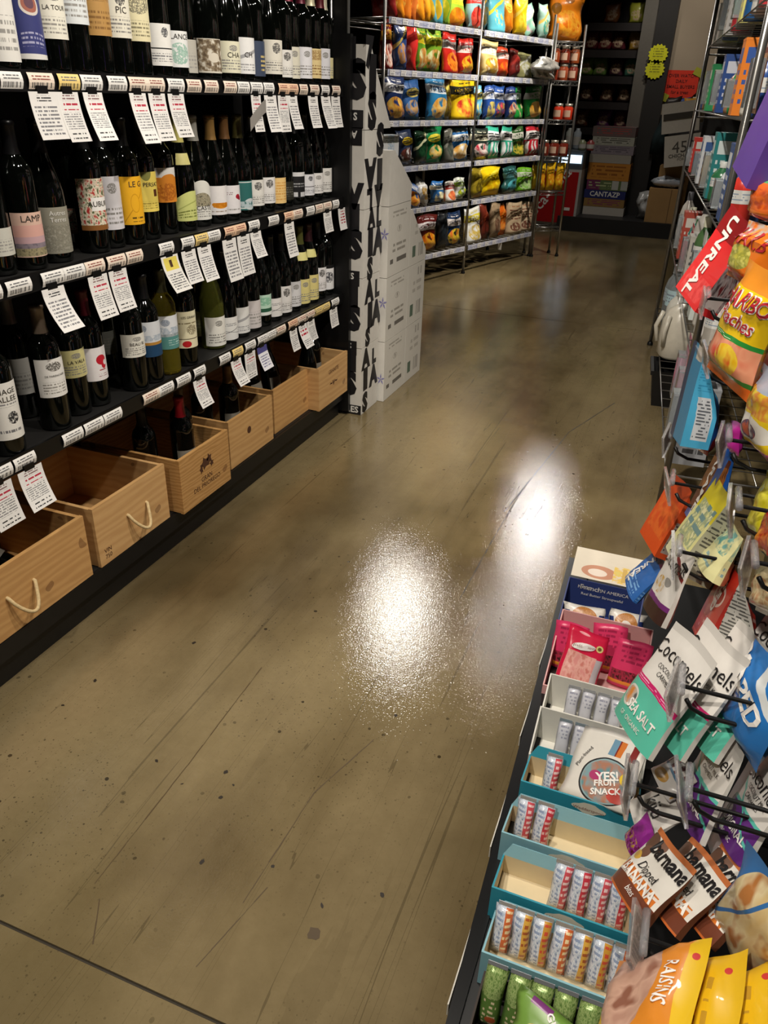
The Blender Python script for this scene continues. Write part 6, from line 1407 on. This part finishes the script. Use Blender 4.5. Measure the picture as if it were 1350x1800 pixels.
RRE = ((0.177, 0.990, 0.796), (0.152, -0.946, 0.285), (0.988, 0.154, -0.017), (-0.028, 0.284, 0.958), 0.128, 0.080)
hang('red and orange bag at the right edge below the yellow one', RRE, .04, 'pillow', pmat('red_edge', 'b02418', [('ne', .4, .4, .4, .3, ('e0902c', 'b02418', 'd86a28'), 4), ('r', 0, 0, 1, .14, '2a8a98')], rough=.25, coat=.3), seed=386)
BEI = ((0.187, 0.989, 0.716), (0.122, -0.881, 0.457), (0.990, 0.139, 0.004), (-0.067, 0.452, 0.889), 0.122, 0.078)
hang('pale nut bag at the right edge above the blue POPPED bag', BEI, .04, 'pillow', pmat('pale_nut', 'c8b890', [('ne', .5, .4, .4, .3, ('c89a70', 'd8c8a0', 'b88860'), 5)], rough=.25, coat=.3), seed=387)
# the white pouch with the round badge lying in a teal box
mb, P = pouch(.13, .14, .020, 'stand', 10, 12, seed=390)
m = pmat('badge_pouch', 'd6d2ca', [('e', .60, .30, .40, .32, '2a2a2c'), ('e', .60, .30, .375, .30, '8aa4a8'), ('ne', .60, .30, .36, .28, ('7a9aa0', 'a8745c', '5a8a90'), 4), ('e', .86, .40, .09, .09, 'd8b830'), ('e', .42, .34, .09, .07, 'a83a6a'), ('e', .8, .16, .14, .1, 'b8443a'), ('p', .5, .66, 1.0, .9, '7a2420', 5.0), ('r', .5, .66, .6, .9, '6a90a8'), ('r', .62, .66, .70, .9, 'c8702c')], rough=.32)
t = thing('snack_pouch', 'white pouch with a round blue badge lying across a teal box', 'pouch', (.025, 1.022, ZT+.062)); t.rotation_euler = (-1.12, -.30, -.35)
o = mb.obj('pouch', [m, m, m], t, True)
letters('YES!', on_bag(P, .13, .14, .60, .36, .0018), .024, M_INKG, o, bold=.03, ang=.35); letters('FRUIT\nSNACK', on_bag(P, .13, .14, .62, .22, .0018), .016, M_INKG, o, bold=.03, ang=.35); letters('Plant-based', on_bag(P, .13, .14, .18, .55, .0018), .010, M_INKB, o, ang=1.2)
# green and yellow bag lying on the nearest box
mb, P = pouch(.10, .075, .02, 'pillow', 9, 8, seed=391); m = pmat('ginger_bag', '6f9440', [('ne', .42, .35, .3, .3, ('d8b840', 'e8d880', 'c8a030'), 5), ('e', .9, .6, .08, .1, 'b85a30'), ('r', .2, .86, .5, .97, '7a3a78')], rough=.3)
t = thing('snack_bag', 'green and yellow ginger bag lying on the nearest box of bars', 'snack bag', (.015, .548, ZT+.088)); t.rotation_euler = (-.95, 0, -.3)
o = mb.obj('pouch', [m, m, m], t, True); letters('GIN-GINS', on_bag(P, .10, .075, .68, .66, .0016), .013, M_INKG, o, bold=.03, ang=-.7)

# ------------------------------------------------------------------ scanning hooks with clear label holders
g = G('clear_plastic'); g.set(**{'Base Color': H('d8d8dc'), 'Roughness': .12, 'Transmission Weight': .75, 'IOR': 1.25, 'Alpha': .55}); M_CLEAR = g.m
M_TICKET = pmat('hook_ticket', 'b8aca0', [('s', .1, .1, .45, .9, '4a4642', 30.0), ('t', .5, .15, .92, .85, '3a3632', 4, 5.0)], rough=.5)
def hook(label, p, holder=True, length=None, tilt=0.0, rise=.04, yaw=0.0):
    x, y, z = p
    t = thing('peg_hook', label, 'hook', (.5, y, z), 0, 'scanning hooks on the gondola'); L = .5-x
    MB().tube([(0, 0, -.01), (-.03, 0, 0), (-L+.02, 0, 0), (-L, 0, .008), (-L-.008, 0, .02)], .0032, 8).obj('lower_rod', M_BLK, t, True)
    MB().tube([(0, 0, rise-.01), (-.03, 0, rise), (-L-.02, 0, rise)], .0030, 8).obj('upper_rod', M_BLK, t, True)
    if holder:
        R_ = Matrix.Rotation(tilt, 3, 'Y') @ Matrix.Rotation(yaw, 3, 'Z')
        ho = MB().box((-L-.026, 0, rise-.008), (.005, .085, .042), R=R_).obj('label_holder', M_CLEAR, t, bevel=.001)
        MB().box((-L-.026, 0, rise-.008), (.0012, .072, .032), R=R_).obj('ticket', M_TICKET, ho)
        MB().tube([(-L-.02, -.03, rise+.011), (-L-.02, .03, rise+.011)], .005, 8).obj('hinge', M_CLEAR, ho, True)
HK = [('hook over the mint pouches', (0.117, 0.880, 0.564), -.3), ('hook over the purple pouches', (0.147, 0.790, 0.479), -.4), ('lowest hook over the yellow bags', (0.127, 0.655, 0.355), -.5),
      ('far hook under the sky blue bag', (0.051, 1.520, 0.660), -.2), ('far hook over the orange-red pouch', (0.067, 1.380, 0.626), -.2), ('hook beside the dark brown caramel pouch', (0.090, 1.120, 0.630), -.2),
      ('hook over the red gusseted bags', (0.141, 1.020, 0.770), -.3), ('hook at the right edge by the nut bag', (0.165, 0.930, 0.740), -.3), ('hook beside the peach gummy bags', (0.079, 1.320, 0.885), -.2),
      ('hook over the banana pouches', (0.087, 0.840, 0.410), -.3), ('hook over the blue and brown bag', (0.121, 1.160, 0.807), -.3), ('hook over the small red candy bag', (0.076, 1.450, 0.841), -.2),
      ('hook under the lettered red bags', (0.060, 1.500, 0.935), 0)]
for i, (lb, p, tl) in enumerate(HK): hook('black scanning hook with a clear label holder, '+lb.replace('hook ', '', 1) if lb.startswith('hook') else 'black scanning hook with a clear label holder, '+lb, p, True, tilt=tl, yaw=.12*((i*5) % 7-3)*.4)

# ------------------------------------------------------------------ wire rack of household goods beyond
HB = Vector((-.13, 4.8, 0)); HZ = math.atan2(-.9967, .0806)
hr = thing('wire_rack', 'chrome wire rack of household goods along the right side', 'rack', HB, HZ)
HS = [.215, .60, .96, 1.24, 1.52]
wire_rack(hr, 0, 2.36, .42, HS, [0, 2.36], False, 1.95, 22, False)
def hp(s, dep, z): return HB+Vector((math.cos(HZ)*s-math.sin(HZ)*dep, math.sin(HZ)*s+math.cos(HZ)*dep, z))
def bottle_thing(label, loc, h_, r, body, cap, band=None, name='bottle', clear=False, rz=0):
    t = thing(name, label, 'bottle', loc, rz, 'household goods on the right rack')
    m = mat('plastic_'+body, body, .25) if not clear else M_WATER
    MB().lathe([(0, 0), (r*.92, 0), (r, .012), (r*.96, h_*.3), (r, h_*.34), (r, h_*.62), (r*.8, h_*.74), (r*.38, h_*.84), (r*.36, h_*.87)], 16).obj('body', m, t, True)
    MB().lathe([(r*.42, h_*.85), (r*.42, h_*.98), (r*.36, h_), (0, h_)], 14).obj('cap', mat('cap_'+cap, cap, .35), t, True)
    if band: MB().lathe([(r*1.01, h_*.38), (r*1.01, h_*.6)], 16).obj('wrap_label', pmat('wrap_'+band, band, [('t', 0, .2, 1, .8, '8a98a8', 3, 20.0)], rough=.4), t, True)
    return t
g = G('clear_bottle_plastic'); g.set(**{'Base Color': H('c8d0d4'), 'Roughness': .08, 'Transmission Weight': .7, 'IOR': 1.2}); M_WATER = g.m
def box_thing(label, loc, s, col, ink=None, rz=None, name='goods_box', cat='box'):
    t = thing(name, label, cat, loc, HZ if rz is None else rz, 'household goods on the right rack')
    sh = [('t', .1, .1, .9, .6, ink, 4, 7.0), ('r', .1, .68, .9, .88, ink)] if ink else []
    MB().box((0, 0, s[2]/2), s).obj('body', pmat('goods_%s_%s' % (col, ink), col, sh, rough=.4), t, bevel=.002)
    MB().box((0, 0, s[2]-.004), (s[0]*1.01, s[1]*1.01, .006)).obj('lid_edge', mat('lidedge_'+col, col, .5), t)
    return t
def blister(label, loc, w_, h_, card, item, rz=None):
    t = thing('blister_pack', label, 'blister pack', loc, HZ if rz is None else rz, 'household goods on the right rack')
    MB().box((0, .004, h_/2), (w_, .002, h_)).obj('card', pmat('card_%s_%s' % (card, item), card, [('r', 0, .8, 1, 1, item), ('t', .1, .82, .9, .96, 'd8d4cc', 1, 6.0), ('n', .1, .05, .9, .7, (card, item, card), 4)], rough=.4), t)
    MB().box((0, -.012, h_*.4), (w_*.7, .03, h_*.66)).obj('bubble', M_WATER, t, bevel=.006)
    MB().tube([(0, -.010, h_*.14), (w_*.08, -.012, h_*.4), (0, -.010, h_*.66)], w_*.16, 8).obj('contents', mat('contents_'+item, item, .35), t, True)
    return t
# big jug, bottles, black bin
jx = hp(.97, .090, HS[0]+.004)
t = thing('detergent_jug', 'large white detergent jug on the lowest shelf of the right rack', 'jug', jx, HZ+.3, 'household goods on the right rack')
sec = [(.070, .095, 0), (.082, .105, .012), (.084, .108, .10), (.080, .104, .17), (.066, .085, .215), (.045, .05, .240), (.030, .03, .250)]
mb = MB(); nsg = 20
for rx, ry, z in sec: mb.v += [(rx*math.copysign(abs(math.cos(a))**.7, math.cos(a)), ry*math.copysign(abs(math.sin(a))**.7, math.sin(a)), z) for a in [2*PI*k/nsg for k in range(nsg)]]
for i in range(len(sec)-1):
    for k in range(nsg): mb.f.append((i*nsg+k, i*nsg+(k+1) % nsg, (i+1)*nsg+(k+1) % nsg, (i+1)*nsg+k)); mb.mi.append(0); mb.uv.append([(0, 0)]*4)
mb.f.append(tuple(range((len(sec)-1)*nsg, len(sec)*nsg))); mb.mi.append(0); mb.uv.append([(0, 0)]*nsg)
M_JUG = mat('jug_white', 'cfc9ba', .3)
mb.obj('body', M_JUG, t, True)
MB().lathe([(.032, .248), (.032, .29), (.027, .296), (0, .296)], 16).obj('cap', mat('jug_cap', 'dcd8cc', .4), t, True)
MB().tube([(-.045, -.10, .20), (-.06, -.118, .13), (-.045, -.106, .06)], .010, 8).obj('handle', M_JUG, t, True); MB().tube([(.045, -.10, .20), (.06, -.118, .13), (.045, -.106, .06)], .010, 8).obj('handle', M_JUG, t, True)
bn = thing('black_bin', 'black plastic bin under the white jug', 'bin', hp(.98, .10, 0.0), HZ)
mb = MB(); a, b_ = .10, .125
for s in ((-1, -1), (1, -1), (1, 1), (-1, 1)): mb.v += [(s[0]*a, s[1]*a, 0), (s[0]*b_, s[1]*b_, .175)]
for k in range(4): q = (k+1) % 4; mb.f.append((2*k, 2*q, 2*q+1, 2*k+1)); mb.mi.append(0); mb.uv.append([(0, 0), (1, 0), (1, 1), (0, 1)])
mb.f.append((0, 6, 4, 2)); mb.mi.append(0); mb.uv.append([(0, 0)]*4)
mb.obj('tub', M_BLK, bn); MB().box((0, -.124, .165), (.25, .014, .02)).obj('rim', M_BLK, bn)
bottle_thing('tall clear bottle with a lime green cap on the right rack', hp(.52, .06, HS[0]+.004), .36, .055, 'c0c8cc', '7fb02c', 'b8d4dc', clear=True)
bottle_thing('clear water bottle at the far end of the right rack', hp(.30, .05, HS[0]+.004), .30, .045, 'c0c8cc', 'c8ccd0', 'a8b4bc', clear=True)
bottle_thing('second clear water bottle at the far end of the right rack', hp(.40, .14, HS[0]+.004), .30, .045, 'c0c8cd', 'c8ccd1', 'a8b4bd', clear=True)
bottle_thing('white bottle behind the detergent jug', hp(.72, .06, HS[0]+.004), .27, .055, 'd4d2c8', 'dcdad2')
PAL = [
    [('c8a0a8', 'b86a80', 'pink'), ('a8a4a0', '8a4a58', 'grey and wine-red'), ('3a3c42', '98989c', 'charcoal'), ('b8b4ae', '5a5a5c', 'off-white'), ('c898a4', 'd8d4d0', 'pale pink'), ('2c2e34', '77777a', 'black'), ('8a8c90', '3a3a3c', 'steel grey'), ('4a4c50', 'a8a8a8', 'dark grey')],
    [('2a8a84', 'c8c8c4', 'teal'), ('c8c4c0', 'a83040', 'white and red'), ('3a4a88', 'c8c0b8', 'navy'), ('c0c8c4', '3a7a48', 'white and green'), ('b8b4ac', '55555a', 'pale grey'), ('b04a3c', 'd8d0c8', 'brick red'), ('c0bcb4', '2c2c30', 'white and black'), ('4a6a40', 'd8d8c0', 'moss green')],
    [('a08860', 'c8a870', 'tan'), ('d4d4d2', '28406a', 'white and navy'), ('2c4a80', 'd0d4d8', 'dark blue'), ('2a7a7c', 'c8d4d4', 'sea green'), ('c8ccd0', '3a5a90', 'pale blue'), ('c4352c', 'd8d4d0', 'red'), ('2c6a44', 'c8ccc8', 'bottle green'), ('d0ccc4', '3a3a3c', 'white printed')],
    [('2c2c30', '9a9a9c', 'black'), ('a82c3a', 'd8d0c8', 'dark red'), ('e0802c', '3a5aa0', 'orange'), ('2a4a8a', 'c8ccd8', 'royal blue'), ('2a9a5c', 'd8d8c8', 'green'), ('d8d4c8', '2a9a5c', 'cream and green'), ('a87a58', '6a2a28', 'amber'), ('dcd8d0', '2a2a2c', 'white and black')],
    [('8a8a8c', '3a3a3c', 'grey'), ('b8343c', 'e0d8d4', 'red floral'), ('d8d47a', 'a8a8a0', 'yellow'), ('c8c8c4', '77746e', 'silver-white'), ('b4b0a8', '8a8680', 'stone grey'), ('2a5c94', '1c3c68', 'blue'), ('c8a8b4', 'a83050', 'rose'), ('d0d0cc', '5a8a70', 'white and mint')]]
ORD = ['first', 'second', 'third', 'fourth', 'fifth', 'sixth', 'seventh', 'eighth', 'ninth', 'tenth', 'eleventh', 'twelfth', 'thirteenth', 'fourteenth', 'fifteenth', 'sixteenth', 'seventeenth', 'eighteenth']
SHN = ['lowest', 'second', 'third', 'fourth', 'top']
rg = random.Random(11)
for k in range(5):
    top = (HS+[1.86])[k+1]-HS[k]-.055
    s_ = .09 if k else 1.98; n_ = 0
    while s_ < 2.28:
        c1, c2, cn = PAL[k][(n_*3+k) % 8]
        kind = ['bottle', 'bottle', 'blister', 'bottle', 'box'][(n_*2+k) % 5]
        z = HS[k]+.005; hh = min(top, rg.uniform(.6, 1.0)*top); dep = rg.uniform(.045, .075)
        where = '%s from the far end, %s shelf, right rack' % (ORD[n_], SHN[k])
        if kind == 'blister': blister('%s blister pack, %s' % (cn, where), hp(s_, .02, z+.012), .10, hh-.015, c1, c2)
        elif kind == 'bottle': bottle_thing('%s bottle, %s' % (cn, where), hp(s_, dep, z), hh*rg.uniform(.75, 1), .036, c1, c2, 'd0d0cc' if c1[0] != 'd' else 'a8b0b8')
        else: box_thing('%s box, %s' % (cn, where), hp(s_, .065, z), (.095, .11, hh), c1, c2)
        s_ += rg.uniform(.115, .135); n_ += 1
blister('pink blister pack beside the white detergent jug', hp(1.66, .05, HS[0]+.02), .11, .26, 'c898a4', 'c06a88')
blister('grey and pink blister pack between the jug and the sky blue bag', hp(1.82, .05, HS[0]+.02), .10, .24, 'b0a8a8', 'b05a74')
# black storage boxes standing behind the far end of that rack
for q in range(5):
    t = thing('storage_box', 'black storage box with a grey ticket, %s from the floor behind the right rack' % POSN[q], 'box', (.12, 5.35, .002+.36*q), 0, 'black storage boxes')
    MB().box((0, 0, .178), (.42, .35, .355)).obj('body', M_BLK, t, bevel=.006); MB().box((-.14, -.177, .20), (.07, .003, .05)).obj('ticket', mat('ticket_grey', '8a8a8c', .5), t)
